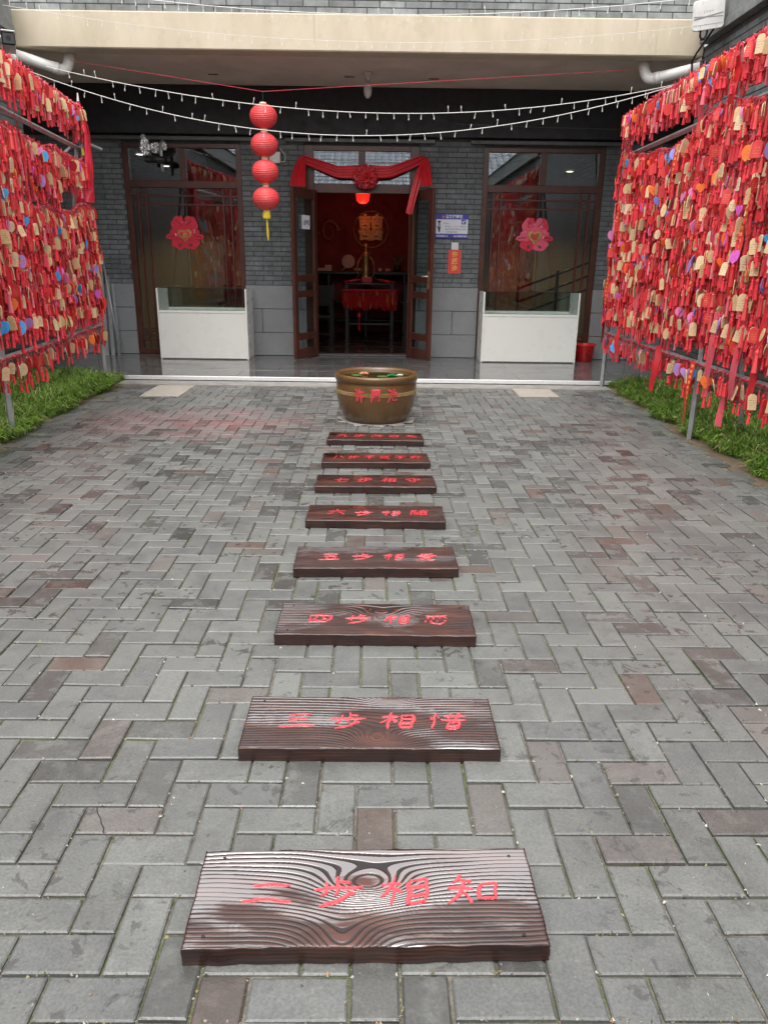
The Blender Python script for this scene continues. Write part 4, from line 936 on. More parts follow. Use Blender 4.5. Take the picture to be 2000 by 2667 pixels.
drape('tail', [tuple(at(1107, 408, y=10.79)), at(1110, 430, y=10.74), at(1111, 460, y=10.62), at(1112, 484, y=10.55)], [.07, .11, .13, .14], 2.5, .012)
drape('tail', [tuple(at(1103, 414, y=10.77)), at(1090, 460, y=10.66), at(1076, 510, y=10.60), at(1064, 556, y=10.58)], [.05, .10, .085, .08], 1.2, .008)
# warning sign, switch, red notice, paper, emergency light
def panel(name, x0, x1, z0, z1, y, d, mat, label, cat, bev=.002):
    t = thing(name, label, cat, ((x0+x1)/2, y, z0)); b = MB(); b.box(x0, x1, y-d, y, z0, z1); part('board', b, MT[mat], t, bevel=bev); return t
def print_text(par, body, cx, cz, size, y, mat, sx=1.0, bold=.0):
    v, f = text_geo(body, size, bold, 0, 0, 2); b = MB(); b.add([(cx+p_[0]*sx, y, cz+p_[1]) for p_ in v], f); return part('lettering', b, MT[mat], par)
sx0, sx1, sz0, sz1 = .703, 1.137, 1.638, 1.945
t = panel('police_notice', sx0, sx1, sz0, sz1, YW-.002, .008, 'blue_print', 'white and blue police notice board on the brick pier', 'sign')
b = MB(); b.box(sx0+.006, sx1-.002, YW-.0125, YW-.0105, sz0+.06, sz1-.066); part('white_field', b, MT['sign_white'], t)
yt = YW-.0112
print_text(t, '警察提醒您', sx0+.245, sz1-.033, .046, yt, 'sign_white', 1, .001)
b = MB(); b.lathe([(.0005,0),(.020,0)], 20, M=Matrix.Translation((sx0+.10, yt, sz1-.034)) @ Matrix.Rotation(R(90), 4, 'X'), caps=False); part('emblem', b, MT['pink_print'], t)
yt = YW-.0138
print_text(t, '您已进入:', sx0+.145, sz0+.188, .019, yt, 'ink'); print_text(t, '您已进入', sx0+.17, sz0+.150, .022, yt, 'ink'); print_text(t, '24小时', sx0+.27, sz0+.150, .022, yt, 'pink_print'); print_text(t, '视频监控', sx0+.365, sz0+.150, .022, yt, 'ink')
print_text(t, '监控区域请自觉遵守公共秩序', sx0+.27, sz0+.115, .022, yt, 'ink'); print_text(t, '注意保管好物品', sx0+.215, sz0+.080, .022, yt, 'ink')
print_text(t, '报警电话110', sx0+.09, sz0+.028, .028, YW-.0112, 'sign_white', 1, .0008); print_text(t, '24小时视频监控', sx0+.335, sz0+.028, .026, YW-.0112, 'sign_white', 1, .0008)
b = MB(); b.box(sx0+.345, sx0+.405, yt-.0006, yt, sz0+.178, sz0+.238); part('camera_icon', b, MT['blue_print'], t)
b = MB(); b.prism([(-.022,.0),(.012,.02),(.020,.008),(-.012,-.014)], .0008, M=Matrix.Translation((sx0+.374, yt-.001, sz0+.208))); b.prism([(-.012,-.018),(.018,-.018),(.018,-.024),(-.012,-.024)], .0008, M=Matrix.Translation((sx0+.374, yt-.001, sz0+.208))); part('camera_icon', b, MT['sign_white'], t)
b = MB()
for poly in ([(-.026,.055),(.026,.055),(.018,.070),(0,.076),(-.018,.070)], [(-.014,.054),(.014,.054),(.012,.036),(-.012,.036)], [(-.022,-.005),(.02,-.005),(.012,-.07),(0,-.075),(-.012,-.045)], [(-.034,.008),(-.02,.0),(-.016,-.014),(-.03,-.006)]): b.prism(poly, .0008, M=Matrix.Translation((sx0+.046, yt, sz0+.150)))
part('figure', b, MT['ink'], t)
b = MB(); b.prism([(-.016,.034),(.016,.034),(.018,-.004),(-.018,-.004)], .0009, M=Matrix.Translation((sx0+.046, yt, sz0+.150))); part('figure', b, MT['fog_grey'], t)
t = panel('light_switch', .925, 1.02, 1.492, 1.588, YW-.002, .012, 'pvc', 'white square light switch under the police notice', 'switch', .004)
b = MB(); b.box(.94, 1.005, YW-.017, YW-.0145, 1.505, 1.574); part('rocker', b, MT['white'], t, bevel=.001)
t = panel('red_notice', .888, 1.062, 1.185, 1.492, YW-.003, .0015, 'paper_red', 'red paper strip with gold characters below the light switch', 'notice', 0)
for k, ch in enumerate('许愿池'): print_text(t, ch, .975, 1.43-.09*k, .085, YW-.0056, 'paper_gold', 1, .002)
# paper taped on the open left leaf (local to that leaf's plane, but its own thing)
pp = thing('paper_note', 'small white paper note taped to the brown door leaf', 'note', (-1.05, 10.66, 1.67))
pm = Matrix.Translation((-.927, YW+.01, ZP+.012)) @ Matrix.Rotation(angL, 4, 'Z')
b = MB(); b.box(.20, .40, .0462, .0472, 1.66, 1.83, M=pm); part('sheet', b, MT['sign_white'], pp)
v, f = text_geo('入里参观', .042, .001); b = MB(); b.add([(.30-p_[0], .0478, 1.735+p_[1]*1.7) for p_ in v], f, M=pm); part('lettering', b, MT['ink'], pp)
t = thing('emergency_light', 'white twin-head emergency light box on the pier behind the lanterns', 'emergency light', (-1.42, YW, 2.53))
b = MB(); b.box(-1.50, -1.355, YW-.05, YW-.002, 2.535, 2.67); part('case', b, MT['pvc'], t, bevel=.006)
b = MB(); b.lathe([(.03,-.03),(.035,.0),(.03,.02),(.01,.03)], 16, (-1.45, YW-.05, 2.70)); part('lamp_head', b, MT['bulb'], t, smooth=True)
b = MB(); b.tube(arc_path([(-1.36, YW-.03, 2.56), (-1.30, YW-.03, 2.55), (-1.285, YW-.03, 2.63), (-1.33, YW-.02, 2.68), (-1.36, YW-.01, 2.72)], .03), .004, 6); part('cable', b, MT['pvc'], t)
# floodlight by the left window
t = thing('spotlight', 'spotlight wrapped in silver foil on a grey post above the window', 'spotlight', (-3.0, 10.72, 2.55))
b = MB(); b.tube([(-2.86, 10.70, 2.40), (-2.86, 10.70, 2.72), (-2.86, 10.84, 2.80)], .022, 10); part('post', b, MT['galv'], t, smooth=True)
b = MB(); b.tube([(-3.06, 10.68, 2.545), (-2.80, 10.66, 2.53)], .045, 14); b.tube([(-2.80, 10.66, 2.53), (-2.74, 10.66, 2.527)], .028, 12); part('lamp_head', b, MT['black'], t, smooth=True)
b = MB(); nu, nv = 40, 20
for cx, cz, rx, rz in ((-3.07, 2.69, .055, .085), (-2.93, 2.68, .075, .05), (-2.82, 2.70, .03, .04), (-3.08, 2.80, .025, .03)):
    V = []
    for j in range(nv+1):
        th = math.pi*j/nv
        for i in range(nu):
            q = 2*math.pi*i/nu; r_ = 1+.22*math.sin(q*5+th*7+cx*40)+.15*math.sin(q*9-th*11); V.append((cx+rx*r_*math.sin(th)*math.cos(q), 10.72+.04*r_*math.sin(th)*math.sin(q), cz+rz*r_*math.cos(th)))
    b.add(V, [(j*nu+i, j*nu+(i+1)%nu, (j+1)*nu+(i+1)%nu, (j+1)*nu+i) for j in range(nv) for i in range(nu)])
part('foil_wrap', b, MT['foil'], t)
# paper flowers on the window panes
def heart(w_, h_, n=22):
    P = []
    for k in range(n):
        a = 2*math.pi*k/n; x = 16*math.sin(a)**3; z = 13*math.cos(a)-5*math.cos(2*a)-2*math.cos(3*a)-math.cos(4*a); P.append((x/34*w_, (z+2.5)/31*h_))
    return P
MT['petal_red'] = simple('red_foam_petal', (.62,.02,.05), .45, .15, 30); MT['petal_pink'] = simple('pink_foam_petal', (.70,.09,.16), .45, .15, 30); MT['gold_foil'] = simple('gold_foil', (.75,.48,.16), .25, .3, 60, .5, 120, metal=.7)
def window_flower(cx, cz, pm_, gold, label):
    y = YW+.024; t = thing('window_flower', label, 'window decoration', (cx, y, cz))
    for k, (px, pz, rx, rz, an) in enumerate(((-.09,-.125,.105,.075,.25), (.09,-.125,.105,.075,-.25), (-.10,.12,.075,.10,.35), (.10,.12,.075,.10,-.35), (-.11,.0,.085,.08,0), (.11,.0,.085,.08,0), (-.055,.15,.05,.07,.1), (.055,.15,.05,.07,-.1), (-.185,-.04,.07,.035,-.1), (.185,-.04,.07,.035,.1), (0,.06,.08,.09,0))):
        poly = [(rx*(1+.07*math.cos(5*a+k))*math.cos(a), rz*(1+.07*math.cos(5*a+k))*math.sin(a)) for a in np.linspace(0, 6.283, 37)[:-1]]
        b = MB(); b.prism(poly, .0014, M=Matrix.Translation((cx+px, y-.0052*k*.35-.002, cz+pz)) @ Matrix.Rotation(an, 4, 'Y')); part('petal', b, MT[pm_ if k % 3 else 'petal_red'], t)
    b = MB(); H = heart(.20, .18); b.prism(H, .006, M=Matrix.Translation((cx, y-.022, cz-.035))); part('heart', b, MT['gold_foil'], t, bevel=.001)
    b = MB(); b.prism(heart(.145, .13), .004, M=Matrix.Translation((cx, y-.0275, cz-.033))); part('heart_centre', b, MT['gold' if gold else 'petal_red'], t)
    v, f = text_geo('囍', .075, .001); b = MB(); b.add([(cx+p_[0], y-.031, cz-.032+p_[1]) for p_ in v], f); part('lettering', b, MT['gold_foil' if not gold else 'petal_red'], t)
    for sx_ in (-1, 1):
        b = MB(); b.prism([(.026*math.cos(a), .013*math.sin(a)) for a in np.linspace(0, 6.283, 15)[:-1]], .002, M=Matrix.Translation((cx+sx_*.075, y-.0215, cz-.145)) @ Matrix.Rotation(sx_*.5, 4, 'Y')); part('petal_eye', b, MT['ink'], t)
        b = MB(); b.tube([(cx+sx_*.03, y-.022, cz+.10), (cx+sx_*.10, y-.022, cz+.17)], .004, 5); b.tube([(cx+sx_*.13, y-.022, cz-.03), (cx+sx_*.23, y-.022, cz-.045)], .004, 5); part('petal_vein', b, MT['lattice'], t)
    for _ in range(9):
        a = random.uniform(0, 6.28); b = MB(); b.lathe([(.0005,-.008),(.008,-.003),(.008,.003),(.0005,.008)], 8, (cx+.13*math.cos(a), y-.018, cz+.12*math.sin(a)+.02)); part('bead', b, MT['sign_white'], t)
fl = at(482, 607, y=YW+.02); window_flower(fl[0], fl[2], 'petal_red', False, 'red paper flower with gold-edged heart on the window by the lanterns')
fr = at(1392, 612, y=YW+.02); window_flower(fr[0], fr[2], 'petal_pink', True, 'pink paper flower with solid gold heart on the window by the red bucket')
# ================================================================== INSIDE THE HALL
BY = 14.595
ec = at(966, 597, y=BY)
t = thing('wall_emblem', 'round gold double happiness emblem on the red inner wall', 'emblem', (ec[0], BY, ec[2]-.3))
b = MB(); b.tube([(ec[0]+.31*math.cos(a), BY-.012, ec[2]+.31*math.sin(a)) for a in np.linspace(0, 6.283, 49)], .017, 8, caps=False); part('ring', b, MT['gold'], t, smooth=True)
v, f = text_geo('囍', .46, .012, .012); b = MB(); b.add([(ec[0]+p_[0], BY-.014+p_[2], ec[2]+p_[1]) for p_ in v], f); part('character', b, MT['gold'], t)
b = MB()
for k in range(12):
    a = k*math.pi/6; b.lathe([(.0005,-.012),(.07,0),(.0005,.012)], 10, M=Matrix.Translation((ec[0]+.46*math.cos(a), BY-.014, ec[2]+.46*math.sin(a))) @ Matrix.Rotation(R(90), 4, 'X'))
part('flower', b, MT['red_wall'], t)
dc = at(858, 602, y=BY); b = MB()
b.tube([(dc[0]+.16*math.cos(q*1.3)*(1-q*.12), BY-.02, dc[2]+.20*math.sin(q*1.3)*(1-q*.10)) for q in np.linspace(0, 6, 60)], [.035-.00045*k for k in range(60)], 8)
for q in (0, 1.2, 2.4, 3.6): b.tube([(dc[0]+.16*math.cos(q*1.3), BY-.02, dc[2]+.2*math.sin(q*1.3)), (dc[0]+.24*math.cos(q*1.3), BY-.02, dc[2]+.27*math.sin(q*1.3+.3))], [.02, .004], 6)
MT['dragon'] = simple('faded_gold_relief', (.36,.13,.06), .6, .2, 20); single('dragon_relief', b, MT['dragon'], 'curled gold dragon relief on the red wall left of the emblem', 'relief', (dc[0], BY, dc[2]), smooth=True)
lp = at(945, 505, y=13.2)
t = thing('glowing_lantern', 'small glowing red lantern hanging inside the doorway', 'lantern', (lp[0], 13.2, lp[2]-.12))
b = MB(); b.lathe([(.05,-.14),(.10,-.10),(.115,0),(.10,.08),(.05,.10)], 20, (lp[0], 13.2, lp[2])); part('shade', b, emit('red_glow', (1,.03,.015), .45), t, smooth=True)
b = MB(); b.lathe([(.055,.07),(.102,.072),(.104,.10),(.05,.105)], 20, (lp[0], 13.2, lp[2]+.003)); part('lit_rim', b, emit('orange_glow', (1,.25,.04), 1.8), t, smooth=True)
b = MB(); b.tube([(lp[0], 13.2, lp[2]+.1), (lp[0], 13.2, 3.0)], .005, 5); part('cord', b, MT['black'], t)
ll = bpy.data.lights.new('lantern_light', 'POINT'); ll.energy = 2.4; ll.color = (1,.22,.12); ll.shadow_soft_size = .12; lo = bpy.data.objects.new('lantern_light', ll); COL.objects.link(lo); lo.parent = t; lo.location = (0, -.05, -.12)
# long dark sideboard with small things on it
sb = thing('sideboard', 'long black sideboard against the red inner wall', 'sideboard', (-.3, 14.3, ZP+.01))
zt = at(880, 705, y=14.2)[2]
b = MB(); b.box(-1.68, 1.09, 14.0, 14.56, zt-.05, zt); part('top', b, MT['black_wood'], sb, bevel=.006)
for xx in (-1.66, -.98, -.32, .36, 1.03):
    b = MB(); b.box(xx, xx+.05, 14.03, 14.55, ZP+.012, zt-.052); part('leg', b, MT['black_wood'], sb, bevel=.004)
for zz in (.30, .62):
    b = MB(); b.box(-1.62, 1.05, 14.06, 14.54, zz, zz+.025); part('shelf', b, MT['black_wood'], sb)
MT['pale'] = simple('pale_paper', (.52,.40,.30), .6, .1, 20); MT['plantg'] = simple('dull_leaf', (.10,.12,.05), .5, .3, 30)
fc = at(907, 680, y=14.2)
t = thing('round_fan', 'pale round silk fan standing on the black sideboard', 'fan', (fc[0], 14.2, zt))
b = MB(); b.lathe([(.0005,-.004),(.115,-.004),(.118,0),(.115,.004),(.0005,.004)], 30, M=Matrix.Translation((fc[0], 14.2, fc[2])) @ Matrix.Rotation(R(80), 4, 'X')); part('disc', b, MT['pale'], t, smooth=True)
b = MB(); b.tube([(fc[0]-.04, 14.2, fc[2]-.1), (fc[0]-.11, 14.17, zt+.01)], .010, 6); part('handle', b, MT['pale'], t)
for k, (u, dx) in enumerate(((926, .03), (932, .03), (938, .03), (990, .03), (1007, .035), (1014, .035))):
    q = at(u, 697, y=14.15); b = MB(); b.lathe([(.018,0),(.026,.004),(.030,.055),(.026,.055),(.022,.01),(.0005,.01)], 12, (q[0], 14.15, zt+.001)); single('tea_cup', b, MT['pale'], 'small pale tea cup standing on the black sideboard', 'cup', (q[0], 14.15, zt), 'cups on the sideboard', smooth=True)
for k, (u, w_, h_) in enumerate(((842, .30, .05), (855, .12, .10))):
    q = at(u, 697, y=14.2); b = MB(); b.box(q[0]-w_/2, q[0]+w_/2, 14.1+.12*k, 14.2+.12*k, zt+.001, zt+h_); single('gift_box', b, MT['pale'], ('low wide', 'tall narrow')[k]+' pale box on the black sideboard', 'box', (q[0], 14.15, zt), bevel=.004)
q = at(1035, 690, y=14.2); t = thing('potted_plant', 'potted plant with drooping leaves on the black sideboard', 'plant', (q[0], 14.2, zt))
b = MB(); b.lathe([(.05,0),(.07,.1),(.06,.1),(.045,.02),(.0005,.02)], 16, (q[0], 14.2, zt+.001)); part('pot', b, MT['black_wood'], t, smooth=True)
for k in range(16):
    a = k*2.4; L = .16+.05*(k % 3); c_ = [(q[0]+L*s*.8*math.cos(a), 14.2+L*s*.5*math.sin(a), zt+.1+L*1.5*(s-s*s*.55)) for s in (0,.3,.6,.85,1)]
    b = MB(); b.strip([(x-.012*(1-i*.2), y, z) for i, (x, y, z) in enumerate(c_)], [(x+.012*(1-i*.2), y, z) for i, (x, y, z) in enumerate(c_)]); part('leaf', b, MT['plantg'], t)
# altar stand with gilt statue and tag hoop
ay = 13.5; ac = at(963, 760, y=ay)
st = thing('altar_table', 'dark altar table with red cloth edge and a fringe of red tags', 'table', (ac[0], ay, ZP+.01))
za = at(963, 735, y=ay)[2]
b = MB(); b.box(ac[0]-.42, ac[0]+.42, ay-.3, ay+.3, za-.03, za); part('top', b, MT['black_wood'], st, bevel=.006)
for sx in (-1, 1):
    for sy in (-1, 1): b = MB(); b.box(ac[0]+sx*.38-.025, ac[0]+sx*.38+.025, ay+sy*.26-.025, ay+sy*.26+.025, ZP+.012, za-.031); part('leg', b, MT['black_wood'], st)
b = MB(); b.box(ac[0]-.36, ac[0]+.36, ay-.27, ay+.27, .30, .33); part('shelf', b, MT['black_wood'], st)
for sx in (-1, 1): b = MB(); b.tube([(ac[0]+sx*.14, ay-.30, za+.05), (ac[0]+sx*.30, ay-.31, za+.03), (ac[0]+sx*.42, ay-.30, za+.006)], [.018, .02, .024], 8); part('cloth_roll', b, MT['satin'], st, smooth=True)
b = MB(); rz = random.Random(3)
for k in range(520):
    x = ac[0]-.46+.92*rz.random(); y = ay-.32-.04*rz.random(); z0 = za-.12-.10*rz.random(); L = .10+.14*rz.random(); c = (.42,.012,.012,1) if rz.random() < .9 else (.48,.22,.08,1)
    b.tube([(x, y, z0), (x+rz.gauss(0,.008), y, z0-L)], [.006, .011], 4, c)
b.tube([(ac[0]-.46, ay-.33, za-.12), (ac[0]+.46, ay-.33, za-.12)], .02, 6, (.4,.01,.01,1)); o = part('tag_fringe', b, MT['mass'], st, color=True); o['kind'] = 'stuff'
b = MB(); b.tube([(ac[0]-.17, ay-.34, za-.30), (ac[0]-.17, ay-.34, .38)], .004, 5); b.lathe([(.001,-.06),(.03,-.03),(.035,0),(.02,.04),(.001,.05)], 10, (ac[0]-.17, ay-.34, .46)); b.tube([(ac[0]-.17, ay-.34, .42), (ac[0]-.17, ay-.34, .22)], [.012, .022], 8); part('hanging_tassel', b, MT['satin'], st)
sc_ = at(953, 690, y=ay); s0 = za+.002
stt = thing('gilt_statue', 'gilt statue with curling ribbons on the altar table', 'statue', (sc_[0], ay, s0))
hgt = at(953, 632, y=ay)[2]-s0
b = MB(); pr = [(.10,0),(.11,.04),(.07,.08),(.085,.2),(.075,.35),(.06,.5),(.075,.62),(.085,.70),(.045,.78),(.03,.80),(.045,.86),(.045,.92),(.03,.98),(.001,1.0)]
b.lathe([(r_, z*hgt) for r_, z in pr], 18, (sc_[0], ay, s0)); part('figure', b, MT['gold'], stt, smooth=True)
for sx in (-1, 1):
    b = MB(); b.tube([(sc_[0]+sx*.07, ay-.02, s0+.66*hgt), (sc_[0]+sx*.13, ay-.04, s0+.52*hgt), (sc_[0]+sx*.15, ay-.04, s0+.30*hgt), (sc_[0]+sx*.12, ay-.04, s0+.16*hgt), (sc_[0]+sx*.20, ay-.05, s0+.06*hgt)], [.014,.014,.012,.010,.006], 8); part('ribbon', b, MT['gold'], stt, smooth=True)
b = MB(); b.box(sc_[0]-.07, sc_[0]+.11, ay-.16, ay-.10, s0, s0+.09); part('red_plinth', b, MT['satin'], stt, bevel=.006)
# side rooms: downlights, display board, rail, chair
glow = emit('downlight_glow', (1,.86,.62), 5)
for k, (u, v) in enumerate(((364, 399), (432, 430), (495, 457), (1427, 468), (1484, 444))):
    q = at(u, v, z=2.79)
    t = thing('downlight', 'lit round downlight in the ceiling behind the window', 'downlight', (q[0], q[1], 2.79), group='lit downlights in the side rooms')
    b = MB(); b.lathe([(.0005,-.012),(.055,-.012)], 16, caps=False); part('lens', b, glow, t, local=True)
    b = MB(); b.lathe([(.055,-.012),(.075,-.014),(.078,.008)], 16, caps=False); part('ring', b, MT['pvc'], t, local=True)
    la = bpy.data.lights.new('downlight_lamp', 'SPOT'); la.energy = 38; la.color = (1,.76,.46); la.spot_size = R(115); la.spot_blend = .7; la.shadow_soft_size = .05
    lo = bpy.data.objects.new('downlight_lamp', la); COL.objects.link(lo); lo.parent = t; lo.location = (0, 0, -.03)
b = MB(); b.box(-3.30, -2.92, 14.75, 14.78, .35, 1.62); single('display_board', b, MT['fog_grey'], 'tall grey board standing inside behind the window', 'board', (-3.1, 13.36, .35), bevel=.004)
b = MB(); b.box(-2.86+.0, -2.74, 14.975, 14.995, 1.55, 2.25); single('wall_scroll', b, MT['black_wood'], 'dark vertical scroll on the beige inner wall', 'scroll', (-2.8, 13.58, 1.55))
b = MB(); b.box(2.55, 2.80, 14.96, 14.99, 1.05, 1.95); single('wall_poster', b, MT['fog_grey'], 'pale poster on the beige inner wall beyond the pink flower', 'poster', (2.67, 13.58, 1.05))
t = thing('handrail', 'dark wooden stair handrail inside behind the window', 'handrail', (2.6, 12.2, ZP))
for z0 in (.55, .75, .95): b = MB(); b.tube([(2.1, 12.3, z0), (3.3, 12.3, z0+.45)], .018, 8); part('bar', b, MT['black_wood'], t, smooth=True)
for xx in (2.1, 2.7, 3.3): b = MB(); b.box(xx-.02, xx+.02, 12.26, 12.299, ZP+.006, 1.0+(xx-2.1)*.38); part('post', b, MT['black_wood'], t)
def armchair(cx, cy, label):
    t = thing('armchair', label, 'chair', (cx, cy, ZP+.006)); z0 = ZP+.012
    for sx in (-1, 1):
        for sy in (-1, 1): b = MB(); b.box(cx+sx*.24-.02, cx+sx*.24+.02, cy+sy*.22-.02, cy+sy*.22+.02, z0, .95 if sy > 0 else .66); part('leg', b, MT['black_wood'], t)
        b = MB(); b.box(cx+sx*.24-.03, cx+sx*.24+.03, cy-.25, cy+.195, .661, .70); part('arm', b, MT['black_wood'], t)
    b = MB(); b.box(cx-.218, cx+.218, cy-.24, cy+.24, .43, .47); part('seat', b, MT['black_wood'], t)
    b = MB(); b.box(cx-.218, cx+.218, cy+.205, cy+.235, .60, .94); part('backrest', b, MT['black_wood'], t)
    b = MB(); b.box(cx-.218, cx+.218, cy-.235, cy-.205, .16, .19); part('stretcher', b, MT['black_wood'], t)
armchair(-2.25, 12.3, 'dark wooden armchair inside behind the window'); armchair(-1.08, 13.1, 'black wooden armchair inside the doorway beside the round fan'); armchair(.62, 13.1, 'black wooden armchair inside the doorway beside the potted plant')

# ================================================================== TAG RACKS
class Rack: pass
def make_rack(A, B, L, label, name):
    r = Rack(); A = Vector((*A, 0)); d = (Vector((*B, 0))-A).normalized(); r.A, r.d, r.L = A, d, L
    r.n = Vector((-d.y, d.x, 0));  r.n = r.n if (r.n.x*(-A.x)) > 0 else -r.n       # towards the path
    r.P = lambda s, z, o=0: A+d*s+r.n*o+Vector((0,0,z)); r.label = name
    r.root = thing('tag_rack', label, 'rack', A+d*(L/2))
    return r
def sq(r, p0, p1, w_, name):
    b = MB(); b.tube([p0, p1], w_*.707, 4); return part(name, b, MT['galv'], r.root, bevel=.0)
RL = make_rack((-3.18, 8.79), (-2.855, 5.78), 4.45, 'galvanised tag rack with a red banner at its end post', 'the rack with the red banner')
RR = make_rack((2.525, 8.71), (2.508, 6.04), 4.6, 'galvanised tag rack beside the red bucket and beige plate', 'the rack near the red bucket')
posts = {id(RL): (0.0, 3.02, 4.4), id(RR): (0.0, 2.67, 4.5)}
for r in (RL, RR):
    for s in posts[id(r)]:
        sq(r, r.P(s, -.01), r.P(s, 2.80), .036, 'post')
        sq(r, r.P(s, -.01, -.42), r.P(s, 2.45, -.05), .030, 'brace')
    for z, o in ((2.80, 0), (.60, 0), (2.42, -.03), (1.3, -.03)): sq(r, r.P(-.02, z, o), r.P(r.L, z, o), .034, 'rail')
    sq(r, r.P(.0, .36, -.34), r.P(r.L, .36, -.34), .028, 'rail')
    sq(r, r.P(.2, 2.42, -.05), r.P(1.2, 1.9, -.30), .024, 'brace')
b = MB(); b.tube([RL.P(-.02, 2.78, .0), RL.P(-.03, 2.95, .005)], [.022, .006], 8); part('post_tip', b, MT['pvc'], RL.root)
b = MB(); b.tube([RL.P(.1, 2.50, -.02), tuple(at(264, 388, y=9.0))], .016, 8); part('crossbar', b, MT['galv'], RL.root)
ROWS = {id(RL): [(2.80, 0, 1), (2.30, .03, 1), (2.12, .04, .8), (1.90, .16, 1), (1.66, .05, 1.0), (1.42, .06, 1), (1.17, .05, 1), (.95, .08, .9), (.60, 0, .28)],
        id(RR): [(2.80, 0, 1), (2.50, .20, 1), (2.24, .16, .7), (2.02, .10, 1), (1.84, .05, .8), (1.62, .05, 1), (1.44, .05, 1), (1.22, .05, 1), (1.06, .05, 1), (.93, .05, .5), (.60, 0, .30)]}
SMIN = {(id(RL), 2): 1.15}
def row_z(r, k, s):
    z, sag, den = ROWS[id(r)][k]; ps = posts[id(r)]
    for a, c in zip(ps[:-1], ps[1:]):
        if a <= s <= c+1e-6:
            t = (s-a)/(c-a); break
    else: t = 0
    return z-sag*4*t*(1-t)*(1.0 if s < 2.9 else .7)+(0 if sag == 0 else .018*math.sin(s*5.3+k*2.1)+.010*math.sin(s*11+k))
# ---- shapes
def tag_rect(w_, h_): return [(-w_*.22,0),(w_*.22,0),(w_/2,-h_*.16),(w_/2,-h_),(-w_/2,-h_),(-w_/2,-h_*.16)]
def tag_oval(w_, h_): return [(w_/2*math.sin(a), -h_/2+h_/2*math.cos(a)) for a in np.linspace(0, 6.283, 13)[:-1]]
def tag_heart(w_, h_): return [(x, z-h_*.40) for x, z in heart(w_, h_, 14)]
def tag_peach(w_, h_): return [(0,0),(w_*.28,-h_*.02),(w_*.48,-h_*.25),(w_*.5,-h_*.5),(w_*.34,-h_*.78),(0,-h_),(-w_*.34,-h_*.78),(-w_*.5,-h_*.5),(-w_*.48,-h_*.25),(-w_*.28,-h_*.02)]
SH = dict(rect=(tag_rect, .054, .104), wide=(tag_rect, .070, .098), oval=(tag_oval, .060, .096), heart=(tag_heart, .102, .098), peach=(tag_peach, .088, .102))
def tassel_geo(b, x, y, z, L, w_, col, rot=0, n=5, tilt=(0, 0)):
    def ring(zz, rr): return [(x+rr*math.cos(rot+i*6.283/n)+tilt[0]*(z-zz), y+rr*math.sin(rot+i*6.283/n)+tilt[1]*(z-zz), zz) for i in range(n)]
    V = ring(z, w_*.18)+ring(z-L*.12, w_*.42)+ring(z-L*.24, w_*.30)+ring(z-L, w_*.55)
    b.add(V, [(k*n+i, k*n+(i+1)%n, (k+1)*n+(i+1)%n, (k+1)*n+i) for k in range(3) for i in range(n)]+[tuple(3*n+i for i in range(n))], col)
protos = {}
def proto(shape, tl):
    k = (shape, tl)
    if k not in protos:
        fn, w_, h_ = SH[shape]
        a = MB(); a.prism(fn(w_, h_), .006); m0 = a.mesh('plaque', bevel=.0012)
        c = MB(); c.tube([(0, .0, -.006), (.004, .001, .03), (-.002, 0, .062)], .0022, 4); c.tube([(.003, 0, -.006), (-.004, -.001, .03), (.002, 0, .062)], .0020, 4)
        c.lathe([(.001,-.006),(.005,-.002),(.005,.003),(.001,.006)], 6, (0, 0, .012)); m1 = c.mesh('cord')
        e = MB(); e.tube([(0, 0, -h_+.004), (0, 0, -h_-.022)], .0018, 4); tassel_geo(e, 0, 0, -h_-.02, tl, .024, None, n=8); m2 = e.mesh('tassel')
        protos[k] = (m0, m1, m2, h_)
    return protos[k]
HC = ['blue', 'pink', 'magenta', 'orange', 'purple', 'navy', 'scarlet', 'periwinkle']
HW = [.17, .14, .13, .22, .09, .05, .10, .10]
HRGB = dict(blue=(.05,.35,.72), pink=(.75,.22,.48), magenta=(.66,.10,.50), orange=(.80,.17,.02), purple=(.38,.22,.55), navy=(.015,.03,.07), scarlet=(.66,.02,.02), periwinkle=(.22,.25,.70))
items = []; rd = random.Random(21)
mass = {id(RL): MB(), id(RR): MB()}; knots = {id(RL): MB(), id(RR): MB()}
def redcol(): 
    t = rd.random(); s = rd.uniform(.7, 1.25); return (.72*s, .035*s, .048*s, 1) if t < .55 else ((.76*s, .08*s, .08*s, 1) if t < .75 else ((.76*s, .17*s, .21*s, 1) if t < .93 else (.36*s, .010*s, .018*s, 1)))
